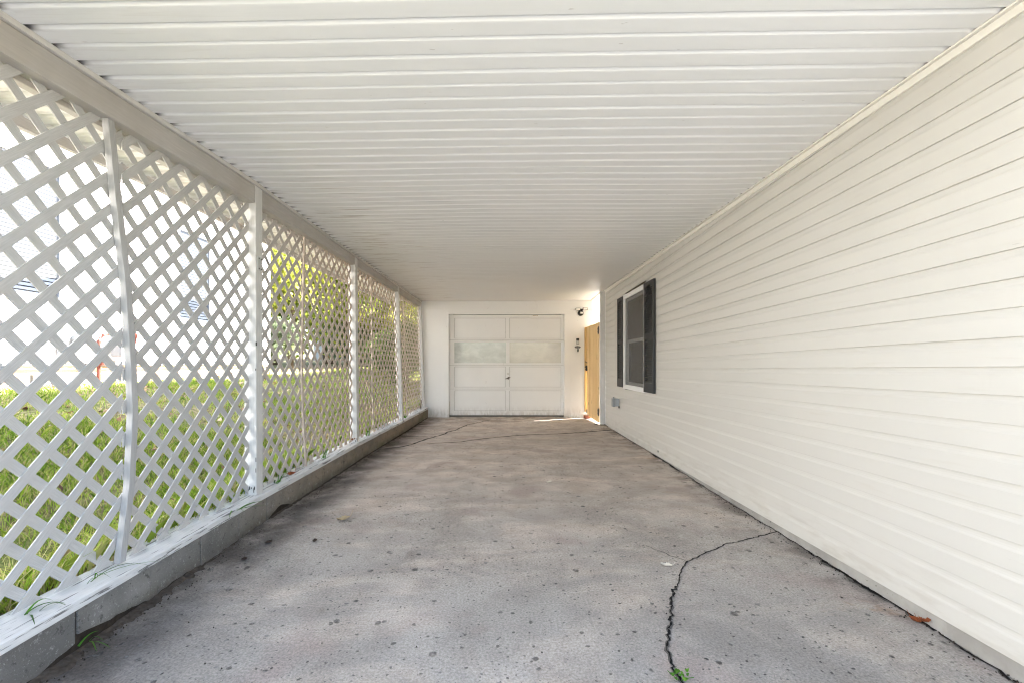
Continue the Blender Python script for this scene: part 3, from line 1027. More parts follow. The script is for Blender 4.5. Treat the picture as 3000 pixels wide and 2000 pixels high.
for a, b in zip(yy, yy[1:]):
    m.hexa([(-2.585, a, zc(-2.56, a) - 0.06), (-2.55, a, zc(-2.56, a) - 0.06), (-2.55, b, zc(-2.56, b) - 0.06), (-2.585, b, zc(-2.56, b) - 0.06),
            (-2.585, a, zc(-2.56, a) + 0.05), (-2.55, a, zc(-2.56, a) + 0.05), (-2.55, b, zc(-2.56, b) + 0.05), (-2.585, b, zc(-2.56, b) + 0.05)])
m.build('fascia', 'beam_paint', ceil_o)
m = MB()
m.hexa([(1.926, 8.62, zc(1.92, 8.62) - 0.012), (1.945, 8.62, zc(1.92, 8.62) - 0.012), (1.945, 9.88, zc(1.92, 9.88) - 0.012), (1.926, 9.88, zc(1.92, 9.88) - 0.012),
        (1.926, 8.62, zc(1.92, 8.62) + 0.05), (1.945, 8.62, zc(1.92, 8.62) + 0.05), (1.945, 9.88, zc(1.92, 9.88) + 0.05), (1.926, 9.88, zc(1.92, 9.88) + 0.05)])
m.build('end_trim', 'trim_paint', ceil_o)

# ------------------------------------------------------------------ house on the right
house = thing('house', 'cream house wall of horizontal vinyl siding along the right of the carport', 'house', (2.0, 3.8, 0))
m = MB()
m.box(2.06, 9.0, 0.9, 8.64, 0.0, 2.9)
m.build('wall_core', 'block_concrete', house)
m = MB()
m.hexa([(xw(0.9) + 0.014, 0.9, -0.06), (2.055, 0.9, -0.06), (2.055, 8.66, -0.06), (xw(8.66) + 0.014, 8.66, -0.06),
        (xw(0.9) + 0.014, 0.9, 0.20), (2.055, 0.9, 0.20), (2.055, 8.66, 0.20), (xw(8.66) + 0.014, 8.66, 0.20)])
m.build('foundation', 'foundation_concrete', house)
PS = 0.1116
WY0, WY1, WZ0, WZ1 = 6.13, 7.235, 0.797, 2.312
prof = [(0.0, 0.0098), (0.004, 0.0096), (0.006, 0.0008), (0.02, 0.0), (0.68, 0.0022), (0.72, 0.0034), (0.78, 0.0062), (0.86, 0.0083), (0.94, 0.0094), (1.012, 0.0100)]   # t (share of the course), depth behind face
for kcourse in range(24):
    rr = random.Random(500 + kcourse // 2)
    cuts = [0.9, rr.uniform(1.2, 2.4), rr.uniform(3.0, 5.2), 8.655]
    segs = []
    for a, b in zip(cuts, cuts[1:]):
        segs.append((a, b))
    out = []
    zmid0, zmid1 = zs(6.6) + kcourse * PS, zs(6.6) + (kcourse + 1) * PS
    for a, b in segs:
        if zmid1 > WZ0 and zmid0 < WZ1 and a < WY1 and b > WY0:
            if a < WY0 - 0.05:
                out.append((a, WY0 + 0.02))
            if b > WY1:
                out.append((WY1 - 0.02, b))
        else:
            out.append((a, b))
    for qi, (a, b) in enumerate(out):
        ya, yb = a, min(8.655, b + (0.012 if qi < len(out) - 1 and out[qi + 1][0] == b else 0.0))
        z_a, z_b = zs(ya) + kcourse * PS, zs(yb) + kcourse * PS
        lap = 0.0015 * (qi % 2)
        n = 7
        rows = []
        for q in range(n):
            yq = ya + (yb - ya) * q / (n - 1)
            zq = zs(yq) + kcourse * PS
            lim = zc(xw(yq), yq) - 0.004
            wob = 0.0008 * math.sin(2.3 * yq + kcourse)
            row = []
            for tt, d in prof:
                row.append((xw(yq) + d - lap + wob, yq, min(zq + tt * PS, lim)))
            rows.append(row)
        if min(z_a, z_b) > zc(1.95, (ya + yb) / 2) - 0.02:
            continue
        m = MB()
        m.grid(rows)
        m.build('siding_board', 'siding_vinyl', house)
# backing sheet behind the boards
m = MB()
for a, b in ((0.9, WY0 + 0.01), (WY1 - 0.01, 8.65)):
    m.hexa([(xw(a) + 0.022, a, 0.12), (2.056, a, 0.12), (2.056, b, 0.12), (xw(b) + 0.022, b, 0.12),
            (xw(a) + 0.022, a, 2.72), (2.056, a, 2.72), (2.056, b, 2.72), (xw(b) + 0.022, b, 2.72)])
m.build('sheathing', 'cable_black', house)
m = MB()
for a, b in zip(yw, yw[1:]):
    pa, pb = xw(a) - 0.006, xw(b) - 0.006
    ta, tb = zc(pa, a) - 0.0125, zc(pb, b) - 0.0125
    m.hexa([(pa, a, ta - 0.035), (pa + 0.018, a, ta - 0.035), (pb + 0.018, b, tb - 0.035), (pb, b, tb - 0.035),
            (pa, a, ta), (pa + 0.018, a, ta), (pb + 0.018, b, tb), (pb, b, tb)])
m.build('utility_trim', 'vinyl_trim', house, 0.002)
m = MB()
c_ = (xw(5.63) - 0.002, 5.63, 0.085)
a_ = [(c_[0], c_[1] + 0.014 * math.cos(q * 0.628), c_[2] + 0.014 * math.sin(q * 0.628)) for q in range(10)]
m.prism(a_, [(p[0] + 0.006, p[1], p[2]) for p in a_])
m.build('weep_hole', 'cable_black', house)
# gable roof, well out of view but casting the real shade
m = MB()
for x0, z0, x1, z1 in ((1.6, 2.95, 5.4, 4.3), (5.4, 4.3, 9.4, 2.95)):
    m.hexa([(x0, 0.5, z0), (x1, 0.5, z1), (x1, 9.22, z1), (x0, 9.22, z0), (x0, 0.5, z0 + 0.12), (x1, 0.5, z1 + 0.12), (x1, 9.22, z1 + 0.12), (x0, 9.22, z0 + 0.12)])
m.build('roof', 'roof_shingle', house)
m = MB()
for yy_ in (0.905, 8.60):
    m.prism([(1.98, yy_, 2.70), (9.0, yy_, 2.70), (9.0, yy_, 2.99), (5.4, yy_, 4.25), (1.98, yy_, 2.99)], [(1.98, yy_ + 0.04, 2.70), (9.0, yy_ + 0.04, 2.70), (9.0, yy_ + 0.04, 2.99), (5.4, yy_ + 0.04, 4.25), (1.98, yy_ + 0.04, 2.99)])
m.build('gable_wall', 'driveway_concrete', house)
m = MB()
m.box(1.98, 3.2, 8.66, 9.42, 2.80, 2.84)
m.build('sun_block_eave', 'white_siding', house)  # eave drawn this long to block sun above the gate

# window with screen
win = bpy.data.objects.new('window', None)
win.location = Vector((xw(6.68), 6.68, WZ0)) - Vector(house.location)
win.parent = house
COL.objects.link(win)
wx_ = xw(6.68)
xo, xi = wx_ - 0.022, wx_ + 0.02
for b in ((WY0, WY0 + 0.055, WZ0, WZ1), (WY1 - 0.055, WY1, WZ0, WZ1), (WY0 + 0.055, WY1 - 0.055, WZ0, WZ0 + 0.07), (WY0 + 0.055, WY1 - 0.055, WZ1 - 0.07, WZ1)):
    one_box('frame', 'white_vinyl', win, xo, xi + 0.03, *b, bevel=0.004)
iy0, iy1 = WY0 + 0.056, WY1 - 0.056
mid = 1.555


def sash(x0, z0, z1):
    for b in ((iy0, iy0 + 0.045, z0, z1), (iy1 - 0.045, iy1, z0, z1), (iy0 + 0.045, iy1 - 0.045, z0, z0 + 0.045), (iy0 + 0.045, iy1 - 0.045, z1 - 0.045, z1)):
        one_box('sash', 'sash_vinyl', win, x0, x0 + 0.02, *b)
    one_box('glass', 'window_glass', win, x0 + 0.009, x0 + 0.013, iy0 + 0.045, iy1 - 0.045, z0 + 0.045, z1 - 0.045)
    zz = (z0 + z1) / 2
    one_box('muntin', 'sash_vinyl', win, x0 + 0.014, x0 + 0.018, iy0 + 0.045, iy1 - 0.045, zz - 0.008, zz + 0.008)


sash(wx_ + 0.016, mid - 0.02, WZ1 - 0.07)
sash(wx_ + 0.040, WZ0 + 0.07, mid + 0.02)
one_box('meeting_rail', 'white_vinyl', win, wx_ + 0.008, wx_ + 0.015, iy0, iy1, mid - 0.028, mid + 0.022)
m = MB()
m.box(wx_ + 0.001, wx_ + 0.0016, iy0, iy1, WZ0 + 0.07, WZ1 - 0.07)
m.build('insect_screen', 'screen_mesh', win)
m = MB()
rows = []
for q in range(41):
    yq = iy0 + (iy1 - iy0) * q / 40
    rows.append([(wx_ + 0.076 + 0.012 * math.sin(q * 1.1), yq, WZ0 + 0.07), (wx_ + 0.076 + 0.012 * math.sin(q * 1.1), yq, WZ1 - 0.07)])
m.grid(rows)
m.build('curtain', 'curtain', win, smooth=True)
one_box('reveal', 'dark_room', win, wx_ + 0.10, wx_ + 0.11, WY0 + 0.02, WY1 - 0.02, WZ0 + 0.02, WZ1 - 0.02)


def shutter(y0, y1):
    xs_ = xw((y0 + y1) / 2)
    s = bpy.data.objects.new('shutter', None)
    s.location = Vector((xs_, (y0 + y1) / 2, 0.815)) - Vector(house.location)
    s.parent = house
    COL.objects.link(s)
    a, b = xs_ - 0.034, xs_ - 0.004
    z0, z1 = 0.815, 2.303
    st = 0.052
    for bx in ((y0, y0 + st, z0, z1), (y1 - st, y1, z0, z1)):
        one_box('stile', 'shutter_plastic', s, a, b, *bx, bevel=0.003)
    for bx in ((z0, 0.945), (1.525, 1.60)):
        one_box('rail', 'shutter_plastic', s, a + 0.001, b, y0 + st, y1 - st, *bx, bevel=0.003)
    # top rail with its arched underside
    m = MB()
    ring = [(y1 - st, z1), (y0 + st, z1)]
    n = 10
    for q in range(n + 1):
        t = q / n
        ring.append((y0 + st + (y1 - y0 - 2 * st) * t, 2.215 + 0.035 * math.sin(math.pi * t)))
    m.prism([(a + 0.001, p, z) for p, z in ring], [(b, p, z) for p, z in ring])
    m.build('rail', 'shutter_plastic', s)
    m = MB()
    m.box(b - 0.004, b, y0 + st, y1 - st, 0.94, 2.26)
    m.build('backing', 'black_metal', s)
    for za, zb in ((0.950, 1.520), (1.605, 2.235)):
        n = int((zb - za) / 0.030)
        for q in range(n):
            z = za + (zb - za) * q / n
            m = MB()
            m.hexa([(a + 0.003, y0 + st, z), (a + 0.008, y0 + st, z - 0.002), (a + 0.008, y1 - st, z - 0.002), (a + 0.003, y1 - st, z),
                    (a + 0.014, y0 + st, z + 0.019), (a + 0.018, y0 + st, z + 0.017), (a + 0.018, y1 - st, z + 0.017), (a + 0.014, y1 - st, z + 0.019)])
            m.build('louver', 'shutter_plastic', s)
    m = MB()
    for zz in (0.86, 1.56, 2.26):
        for yy_ in (y0 + 0.02, y1 - 0.02):
            m.box(a - 0.003, a + 0.002, yy_ - 0.004, yy_ + 0.004, zz - 0.004, zz + 0.004)
    m.build('screws', 'black_metal', s)


shutter(5.712, 6.122)
shutter(7.243, 7.60)

# outlet box
ob = thing('outlet_box', 'small grey metal outlet box fixed low on the cream siding', 'outlet box', (xw(7.63), 7.63, 0.47))
x_ = xw(7.63)
one_box('back_box', 'grey_metal', ob, x_ - 0.065, x_ - 0.002, 7.575, 7.695, 0.470, 0.600, bevel=0.004)
one_box('cover', 'galvanised', ob, x_ - 0.112, x_ - 0.067, 7.580, 7.690, 0.462, 0.604, bevel=0.006)
m = MB()
m.tube([(x_ - 0.085, 7.635, 0.600), (x_ - 0.085, 7.635, 0.632)], 0.014, 10)
m.build('knob', 'galvanised', ob)
m = MB()
m.box(x_ - 0.02, x_ - 0.001, 7.556, 7.574, 0.44, 0.475)
m.build('cable_hole', 'cable_black', ob)

# white corner post carrying the gate
gp = thing('corner_post', 'square white post at the far corner of the house holding the gate hinges', 'post', (1.94, 8.74, 0))
one_box('shaft', 'post_paint', gp, 1.897, 1.987, 8.70, 8.79, 0.008, zc(1.93, 8.7) - 0.004, bevel=0.005)
one_box('base_trim', 'garage_paint', gp, 1.9895, 2.02, 8.668, 8.79, 0.01, zc(1.93, 8.7) - 0.03)

# ------------------------------------------------------------------ garage at the end
gar = thing('garage', 'white painted garage front with panelled door closing the end of the carport', 'garage', (0, 9.95, 0))
YG = 9.90
m = MB()
m.box(-1.87, -1.30, YG, YG + 0.2, -0.02, 2.9)
m.build('wall', 'garage_paint', gar)
m = MB()
m.box(1.40, 1.972, YG, YG + 0.2, -0.02, 2.9)
m.build('wall', 'garage_paint', gar)
m = MB()
m.box(-1.30, 1.40, YG + 0.002, YG + 0.2, 2.36, 2.9)
m.build('wall', 'garage_paint', gar)
m = MB()
m.box(-1.87, -1.80, YG + 0.2, 16, -0.02, 2.9)
m.box(1.90, 1.97, YG + 0.2, 16, -0.02, 2.9)
m.box(-1.87, 1.97, 15.9, 16, -0.02, 2.9)
m.build('side_wall', 'white_siding', gar)
for a, b in ((-1.86, -0.579), (-0.573, 0.717), (0.737, 1.968)):
    one_box('header_board', 'garage_paint', gar, a, b, YG - 0.012, YG - 0.0005, 2.409, 2.66)
one_box('header_board', 'garage_paint', gar, 0.720, 0.734, YG - 0.016, YG - 0.0005, 2.409, 2.66)
one_box('door_casing', 'garage_paint', gar, -1.378, -1.251, YG - 0.024, YG + 0.07, 0.0, 2.301, bevel=0.003)
one_box('door_casing', 'garage_paint', gar, 1.343, 1.474, YG - 0.024, YG + 0.07, 0.0, 2.301, bevel=0.003)
one_box('door_casing', 'garage_paint', gar, -1.390, 1.482, YG - 0.027, YG + 0.07, 2.303, 2.407, bevel=0.003)
one_box('corner_board', 'garage_paint', gar, 1.974, 2.085, YG + 0.10, YG + 0.19, -0.02, 2.70)
m = MB()
m.hexa([(-2.2, 9.70, 2.98), (3.0, 9.70, 2.78), (3.0, 16.4, 2.78), (-2.2, 16.4, 2.98), (-2.2, 9.70, 3.10), (3.0, 9.70, 2.90), (3.0, 16.4, 2.90), (-2.2, 16.4, 3.10)])
m.build('roof', 'roof_shingle', gar)
m = MB()
m.hexa([(1.975, 9.26, 2.74), (3.0, 9.26, 2.74), (3.0, 16, 2.74), (1.975, 16, 2.74), (1.975, 9.26, 2.77), (3.0, 9.26, 2.77), (3.0, 16, 2.77), (1.975, 16, 2.77)])
m.build('sun_block_eave', 'white_siding', gar)  # overhang added to keep sun out of the opening over the gate

door = bpy.data.objects.new('garage_door', None)
door.location = Vector((0.05, 9.97, 0.03)) - Vector(gar.location)
door.parent = gar
COL.objects.link(door)
YD = 9.965
secs = [(1.7375, 2.296, 1.765, 2.226), (1.1765, 1.7325, 1.2165, 1.681), (0.6355, 1.1715, 0.675, 1.136), (0.040, 0.6305, 0.138, 0.595)]
for si, (z0, z1, p0, p1) in enumerate(secs):
    one_box('rail', 'garage_paint', door, -1.247, 1.341, YD, YD + 0.04, z0, p0, bevel=0.002)
    one_box('rail', 'garage_paint', door, -1.247, 1.341, YD, YD + 0.04, p1, z1, bevel=0.002)
    for a, b in ((-1.247, -1.136), (0.031, 0.115), (1.282, 1.341)):
        one_box('stile', 'garage_paint', door, a, b, YD + 0.0015, YD + 0.04, p0 + 0.0005, p1 - 0.0005, bevel=0.002)
    for qi, (a, b) in enumerate(((-1.136, 0.031), (0.115, 1.282))):
        if si == 1:
            one_box('pane', ('dusty_glass_green', 'dusty_glass_tan')[qi], door, a, b, YD + 0.020, YD + 0.026, p0, p1)
        else:
            one_box('panel', 'garage_paint', door, a + 0.005, b - 0.005, YD + 0.018, YD + 0.03, p0 + 0.005, p1 - 0.006)
one_box('door_backing', 'gap_grey', door, -1.25, 1.343, YD + 0.045, YD + 0.06, 0.0, 2.301)  # grey sheet that makes the panel gaps read as shadow lines
m = MB()
m.tube([(0.078, YD, 0.878), (0.078, YD - 0.045, 0.878)], 0.011, 10)
m.tube([(0.018, YD - 0.045, 0.862), (0.078, YD - 0.048, 0.876), (0.130, YD - 0.045, 0.897)], [0.008, 0.012, 0.010], 8)
m.tube([(0.083, YD - 0.046, 0.850), (0.083, YD - 0.046, 0.910)], [0.010, 0.012], 8)
m.build('handle', 'brass_dark', door)
m = MB()
m.disc((0.078, 0.975), 0.022, 0.026, YD - 0.008, YD, 14)
m.build('lock', 'light_plastic', door)
m = MB()
m.disc((0.082, 0.975), 0.008, 0.011, YD - 0.0105, YD - 0.008, 10)
m.build('keyhole', 'grey_metal', door)
m = MB()
m.box(0.64, 0.71, YD - 0.002, YD + 0.004, 2.272, 2.281)
m.box(0.72, 0.76, YD - 0.002, YD + 0.004, 2.270, 2.279)
m.build('bare_patch', 'dead_leaf_tan', door)

# flood light
fl = thing('flood_light', 'black twin-head flood light with white lenses high on the garage wall', 'flood light', (1.705, 9.885, 2.33))
m = MB()
m.disc((1.707, 2.325), 0.064, 0.064, YG - 0.045, YG - 0.0005, 24)
m.build('base', 'black_metal', fl)
m = MB()
m.box(1.692, 1.745, YG - 0.085, YG - 0.03, 2.355, 2.415)
m.build('neck', 'black_metal', fl, 0.01)
one_box('sensor', 'lens_white', fl, 1.694, 1.759, YG - 0.075, YG - 0.046, 2.305, 2.347, bevel=0.008)
for a, b, z0, z1, dz in ((1.583, 1.690, 2.372, 2.432, -0.006), (1.748, 1.850, 2.378, 2.440, 0.004)):
    m = MB()
    sgn = 1 if a > 1.7 else -1
    ins, outr = (a, b) if sgn > 0 else (b, a)
    m.prism([(ins, YG - 0.10, z0), (outr, YG - 0.12, z0 + 0.006), (outr, YG - 0.12, z1 - 0.006), (ins, YG - 0.10, z1)],
            [(ins, YG - 0.05, z0), (outr, YG - 0.085, z0 + 0.006), (outr, YG - 0.085, z1 - 0.006), (ins, YG - 0.05, z1)])
    m.build('lamp_head', 'black_metal', fl, 0.004)
    m = MB()
    i2, o2 = ins + sgn * 0.008, outr - sgn * 0.008
    m.prism([(i2, YG - 0.1045, z0 + 0.007), (o2, YG - 0.1225, z0 + 0.012), (o2, YG - 0.1225, z1 - 0.012), (i2, YG - 0.1045, z1 - 0.007)],
            [(i2, YG - 0.098, z0 + 0.007), (o2, YG - 0.116, z0 + 0.012), (o2, YG - 0.116, z1 - 0.012), (i2, YG - 0.098, z1 - 0.007)])
    m.build('lens', 'lens_white', fl)

# doorbell, sign, key box
db = thing('doorbell', 'rectangular video doorbell with black top and silver lower half on the garage wall', 'doorbell', (1.645, 9.89, 1.62))
one_box('camera_face', 'black_metal', db, 1.612, 1.676, YG - 0.026, YG - 0.0005, 1.718, 1.764, bevel=0.003)
one_box('body', 'silver_face', db, 1.612, 1.676, YG - 0.026, YG - 0.0005, 1.630, 1.7175, bevel=0.003)
m = MB()
m.disc((1.644, 1.675), 0.020, 0.020, YG - 0.029, YG - 0.024, 18)
m.build('button', 'light_plastic', db)
m = MB()
m.disc((1.644, 1.675), 0.012, 0.012, YG - 0.0305, YG - 0.028, 16)
m.build('button_centre', 'silver_face', db)
sg_ = thing('wall_sign', 'small black oval sign with pale lettering below the doorbell', 'sign', (1.644, 9.89, 1.555))
m = MB()
a_ = []
for q in range(40):
    t_ = 2 * math.pi * q / 40
    rx_ = 0.066 * (1 + 0.03 * math.cos(8 * t_))
    a_.append((1.644 + rx_ * math.cos(t_), YG - 0.008, 1.570 + 0.026 * (1 + 0.03 * math.cos(8 * t_)) * math.sin(t_)))
m.prism(a_, [(p[0], YG - 0.0005, p[2]) for p in a_])
m.build('plate', 'black_metal', sg_)
m = MB()
r_ = random.Random(5)
for zz, hw in ((1.582, 0.030), (1.568, 0.050), (1.555, 0.040)):
    x = 1.644 - hw
    while x < 1.644 + hw:
        w_ = r_.uniform(0.003, 0.006)
        m.box(x, x + w_, YG - 0.0092, YG - 0.0078, zz - r_.uniform(0.002, 0.004), zz + r_.uniform(0.002, 0.004))
        x += w_ + 0.003
m.build('lettering', 'light_plastic', sg_)
kb = thing('key_box', 'narrow black key box on the garage wall under the oval sign', 'key box', (1.648, 9.89, 1.46))
one_box('body', 'black_metal', kb, 1.634, 1.664, YG - 0.035, YG - 0.0005, 1.466, 1.532, bevel=0.005)
one_box('button', 'grey_metal', kb, 1.643, 1.655, YG - 0.037, YG - 0.0345, 1.474, 1.484)

# ------------------------------------------------------------------ wooden gate
gate = thing('wooden_gate', 'new yellow pine board gate beside the white corner post', 'gate', (1.885, 9.29, 0.04))
ga, gb = Vector((1.895, 8.775, 0)), Vector((1.862, 9.802, 0))
gd_ = (gb - ga).normalized()
gn = Vector((-gd_.y, gd_.x, 0))        # towards the carport (-x)
L = (gb - ga).length
nb = 7
for i in range(nb):
    r_ = random.Random(70 + i)
    s0, s1 = L * i / nb + (0.002 if i == 0 else 0.0035), L * (i + 1) / nb - (0.002 if i == nb - 1 else 0.0035)
    zt = 2.018 + r_.uniform(-0.006, 0.006)
    zb0 = 0.030 + 0.030 * (i / nb)
    a, b = ga + gd_ * s0, ga + gd_ * s1
    off = r_.uniform(0.0, 0.003)
    m = MB()
    p = [a + gn * (0.018 + off), a, b, b + gn * (0.018 + off)]
    m.hexa([(*q.xy, zb0) for q in p] + [(*q.xy, zt) for q in p])
    m.build('board', 'gate_pine', gate, 0.004)
for z0, z1 in ((0.22, 0.31), (1.70, 1.79)):
    m = MB()
    a, b = ga + gd_ * 0.02, gb - gd_ * 0.02
    p = [a - gn * 0.002, a - gn * 0.040, b - gn * 0.040, b - gn * 0.002]
    m.hexa([(*q.xy, z0) for q in p] + [(*q.xy, z1) for q in p])
    m.build('cross_rail', 'gate_pine', gate)
for zc_ in (1.86, 0.24):
    m = MB()
    def gp_(s, n_, z):
        q = ga + gd_ * s + gn * n_
        return (q.x, q.y, z)
    ring = [(0.02, -0.075), (0.055, -0.06), (0.075, -0.03), (0.06, 0.0), (0.075, 0.03), (0.055, 0.06), (0.02, 0.075), (0.0, 0.05), (0.0, -0.05)]
    m.prism([gp_(s, 0.021, zc_ + z) for s, z in ring], [gp_(s, 0.026, zc_ + z) for s, z in ring])
    m.tube([gp_(-0.006, 0.026, zc_ - 0.075), gp_(-0.006, 0.026, zc_ + 0.075)], 0.009, 8)
    h_ = m.build('hinge', 'black_metal', gate)
    m = MB()
    for s, z in ((0.03, -0.045), (0.045, 0.0), (0.03, 0.045)):
        m.tube([gp_(s, 0.025, zc_ + z), gp_(s, 0.029, zc_ + z)], 0.006, 8)
    m.build('screws', 'galvanised', h_)
# fixed latch board on the garage wall with its stop strip
lb = thing('latch_board', 'narrow pine board on the garage wall beside the gate, carrying black latch and hooks', 'board', (1.845, 9.87, 0.1))
m = MB()
ring = [(1.796, 0.13), (1.888, 0.13), (1.888, 1.985), (1.880, 2.005), (1.868, 2.012), (1.812, 2.012), (1.800, 2.004), (1.796, 1.985)]
m.prism([(x, 9.862, z) for x, z in ring], [(x, YG - 0.0005, z) for x, z in ring])
m.build('board', 'gate_pine', lb, 0.003)
one_box('stop_strip', 'gate_pine', lb, 1.835, 1.888, 9.812, 9.8615, 1.05, 2.010, bevel=0.003)
one_box('latch_plate', 'black_metal', lb, 1.806, 1.872, 9.792, 9.811, 1.045, 1.165, bevel=0.004)
m = MB()
for z in (1.078, 1.128):
    m.tube([(1.796, 9.80, z), (1.885, 9.785, z)], 0.010, 8)
m.tube([(1.862, 9.78, 1.05), (1.862, 9.78, 1.15)], 0.009, 8)
m.tube([(1.80, 9.80, 1.128), (1.79, 9.80, 1.14)], 0.012, 8)
m.build('latch_bolt', 'black_metal', lb)
m = MB()
m.tube([(1.858, 9.79, 1.05), (1.858, 9.79, 0.965)], 0.0025, 6)
m.build('pull_wire', 'black_metal', lb)
m = MB()
m.tube([(1.843, 9.81, 1.535), (1.845, 9.785, 1.512), (1.858, 9.778, 1.505), (1.866, 9.778, 1.512), (1.874, 9.785, 1.505), (1.882, 9.81, 1.495)], 0.006, 8)
m.build('hook', 'black_metal', lb)
m = MB()
m.tube([(1.802, 9.85, 1.262), (1.806, 9.81, 1.238), (1.83, 9.80, 1.228), (1.85, 9.80, 1.224), (1.878, 9.81, 1.222)], [0.005, 0.006, 0.010, 0.014, 0.007], 8)
m.build('hook', 'black_metal', lb)
one_box('foot_bracket', 'black_metal', lb, 1.832, 1.882, 9.838, 9.8615, 0.10, 0.185, bevel=0.002)
m = MB()
m.disc((1.855, 0.155), 0.006, 0.006, 9.834, 9.84, 8)
m.build('bolt_head', 'galvanised', lb)
br = thing('brick', 'single red brick with a pale top lying at the foot of the latch board', 'brick', (1.83, 9.72, 0.004))
m = MB()
c0_, s0_ = math.cos(0.35), math.sin(0.35)
q_ = [(-0.075, -0.045), (0.075, -0.045), (0.075, 0.045), (-0.075, 0.045)]
q_ = [(1.825 + a * c0_ - b * s0_, 9.70 + a * s0_ + b * c0_) for a, b in q_]
m.hexa([(*p, 0.006) for p in q_] + [(*p, 0.078) for p in q_])
m.build('body', 'red_brick', br, 0.005)
m = MB()
m.hexa([(*p, 0.0785) for p in q_] + [(*p, 0.086) for p in q_])
m.build('mortar_cap', 'white_masonry', br, 0.003)

# ------------------------------------------------------------------ neighbour's house across the lawn
nh = thing('neighbour_house', 'white sided house beyond the lattice with blinds in its windows', 'house', (-8.5, 3.0, 0.95))
XN = -5.78
m = MB()
m.box(-12.0, XN - 0.03, -6.0, 10.75, 1.15, 4.4)
m.build('wall_core', 'white_masonry', nh)
m = MB()
m.box(-12.0, XN - 0.05, -6.0, 10.74, 0.6, 1.148)
m.build('foundation', 'white_masonry', nh)
nwin = [(4.55, 5.72, 2.02, 3.7), (7.78, 8.62, 1.98, 3.6), (0.9, 2.1, 2.02, 3.7)]
zz = 1.18
while zz < 4.3:
    segs = [(-6.0, 10.78)]
    for a, b, z0, z1 in nwin:
        if zz + 0.2 > z0 and zz < z1:
            segs = [s for (p, q) in segs for s in (((p, a), (b, q)) if p < a and q > b else ((p, q),))]
    for p, q in segs:
        m = MB()
        m.hexa([(XN - 0.028, p, zz), (XN + 0.012, p, zz), (XN + 0.012, q, zz), (XN - 0.028, q, zz), (XN - 0.028, p, zz + 0.2), (XN - 0.004, p, zz + 0.2), (XN - 0.004, q, zz + 0.2), (XN - 0.028, q, zz + 0.2)])
        m.build('siding_board', 'white_siding', nh)
    zz += 0.2005
for a, b, z0, z1 in nwin:
    w = bpy.data.objects.new('window', None)
    w.location = Vector((XN, (a + b) / 2, z0)) - Vector(nh.location)
    w.parent = nh
    COL.objects.link(w)
    for bx in ((a - 0.06, a + 0.02, z0 - 0.06, z1 + 0.06), (b - 0.02, b + 0.06, z0 - 0.06, z1 + 0.06), (a + 0.02, b - 0.02, z0 - 0.06, z0 + 0.02), (a + 0.02, b - 0.02, z1 - 0.02, z1 + 0.06)):
        one_box('frame', 'white_vinyl', w, XN - 0.026, XN + 0.03, *bx)
    one_box('room_shade', 'curtain', w, XN - 0.028, XN - 0.024, a + 0.02, b - 0.02, z0 + 0.02, z1 - 0.02)
    one_box('pane', 'tinted_pane', w, XN + 0.012, XN + 0.0125, a + 0.02, b - 0.02, z0 + 0.02, z1 - 0.02)
    z = z0 + 0.022
    while z < z1 - 0.05:
        m = MB()
        m.hexa([(XN - 0.016, a + 0.04, z), (XN - 0.012, a + 0.04, z), (XN - 0.012, b - 0.04, z), (XN - 0.016, b - 0.04, z),
                (XN - 0.006, a + 0.04, z + 0.034), (XN - 0.002, a + 0.04, z + 0.034), (XN - 0.002, b - 0.04, z + 0.034), (XN - 0.006, b - 0.04, z + 0.034)])
        m.build('blind_slat', 'blind_slat', w)
        z += 0.05
for z in (1.152, 1.06):
    one_box('ledge_board', 'timber_brown', nh, XN - 0.05, XN + 0.02 + (1.152 - z) * 0.3, -6.0, 10.7, z - 0.02, z)
m = MB()
m.hexa([(-12.4, -6.4, 4.45), (XN + 0.35, -6.4, 4.40), (XN + 0.35, 11.1, 4.40), (-12.4, 11.1, 4.45), (-9, -6.4, 5.7), (-8.9, -6.4, 5.7), (-8.9, 11.1, 5.7), (-9, 11.1, 5.7)])
m.build('roof', 'roof_shingle', nh)
m = MB()
m.box(XN - 0.03, XN + 0.02, 10.70, 10.82, 1.15, 4.35)
m.build('corner_board', 'white_siding', nh)

gm = thing('gas_meter', 'grey gas meter with red-brown pipes on the white wall across the lawn', 'meter', (-5.62, 6.35, 1.0))
m = MB()
m.box(-5.72, -5.55, 6.38, 6.60, 1.30, 1.60)
m.build('meter_body', 'meter_grey', gm, 0.03)
m = MB()
m.tube([(-5.64, 6.12, 0.94), (-5.64, 6.12, 1.52), (-5.64, 6.18, 1.60), (-5.64, 6.42, 1.64)], 0.022, 8)
m.tube([(-5.64, 6.56, 1.60), (-5.64, 6.62, 1.68), (-5.64, 6.75, 1.64), (-5.70, 6.78, 1.50)], 0.020, 8)
m.build('pipe', 'pipe_copper', gm)
m = MB()
m.tube([(-5.60, 6.06, 1.26), (-5.60, 6.20, 1.26)], [0.05, 0.05], 10)
m.tube([(-5.60, 6.13, 1.18), (-5.60, 6.13, 1.34)], [0.04, 0.045], 10)
m.build('regulator', 'pipe_copper', gm)
m = MB()
m.tube([(-5.53, 6.44, 1.52), (-5.50, 6.44, 1.52)], 0.045, 12)
m.build('dial', 'light_plastic', gm)
el = thing('electric_box', 'pale electric meter box with round dial on the white wall beyond the near lattice', 'meter box', (-5.70, 5.75, 1.3))
one_box('cabinet', 'galvanised', el, -5.76, -5.62, 5.66, 5.90, 1.30, 1.66, bevel=0.01)
m = MB()
m.tube([(-5.62, 5.78, 1.52), (-5.54, 5.78, 1.52)], 0.075, 16)
m.build('dial', 'meter_grey', el)
m = MB()
m.tube([(-5.70, 5.78, 1.66), (-5.70, 5.78, 3.9)], 0.025, 8)
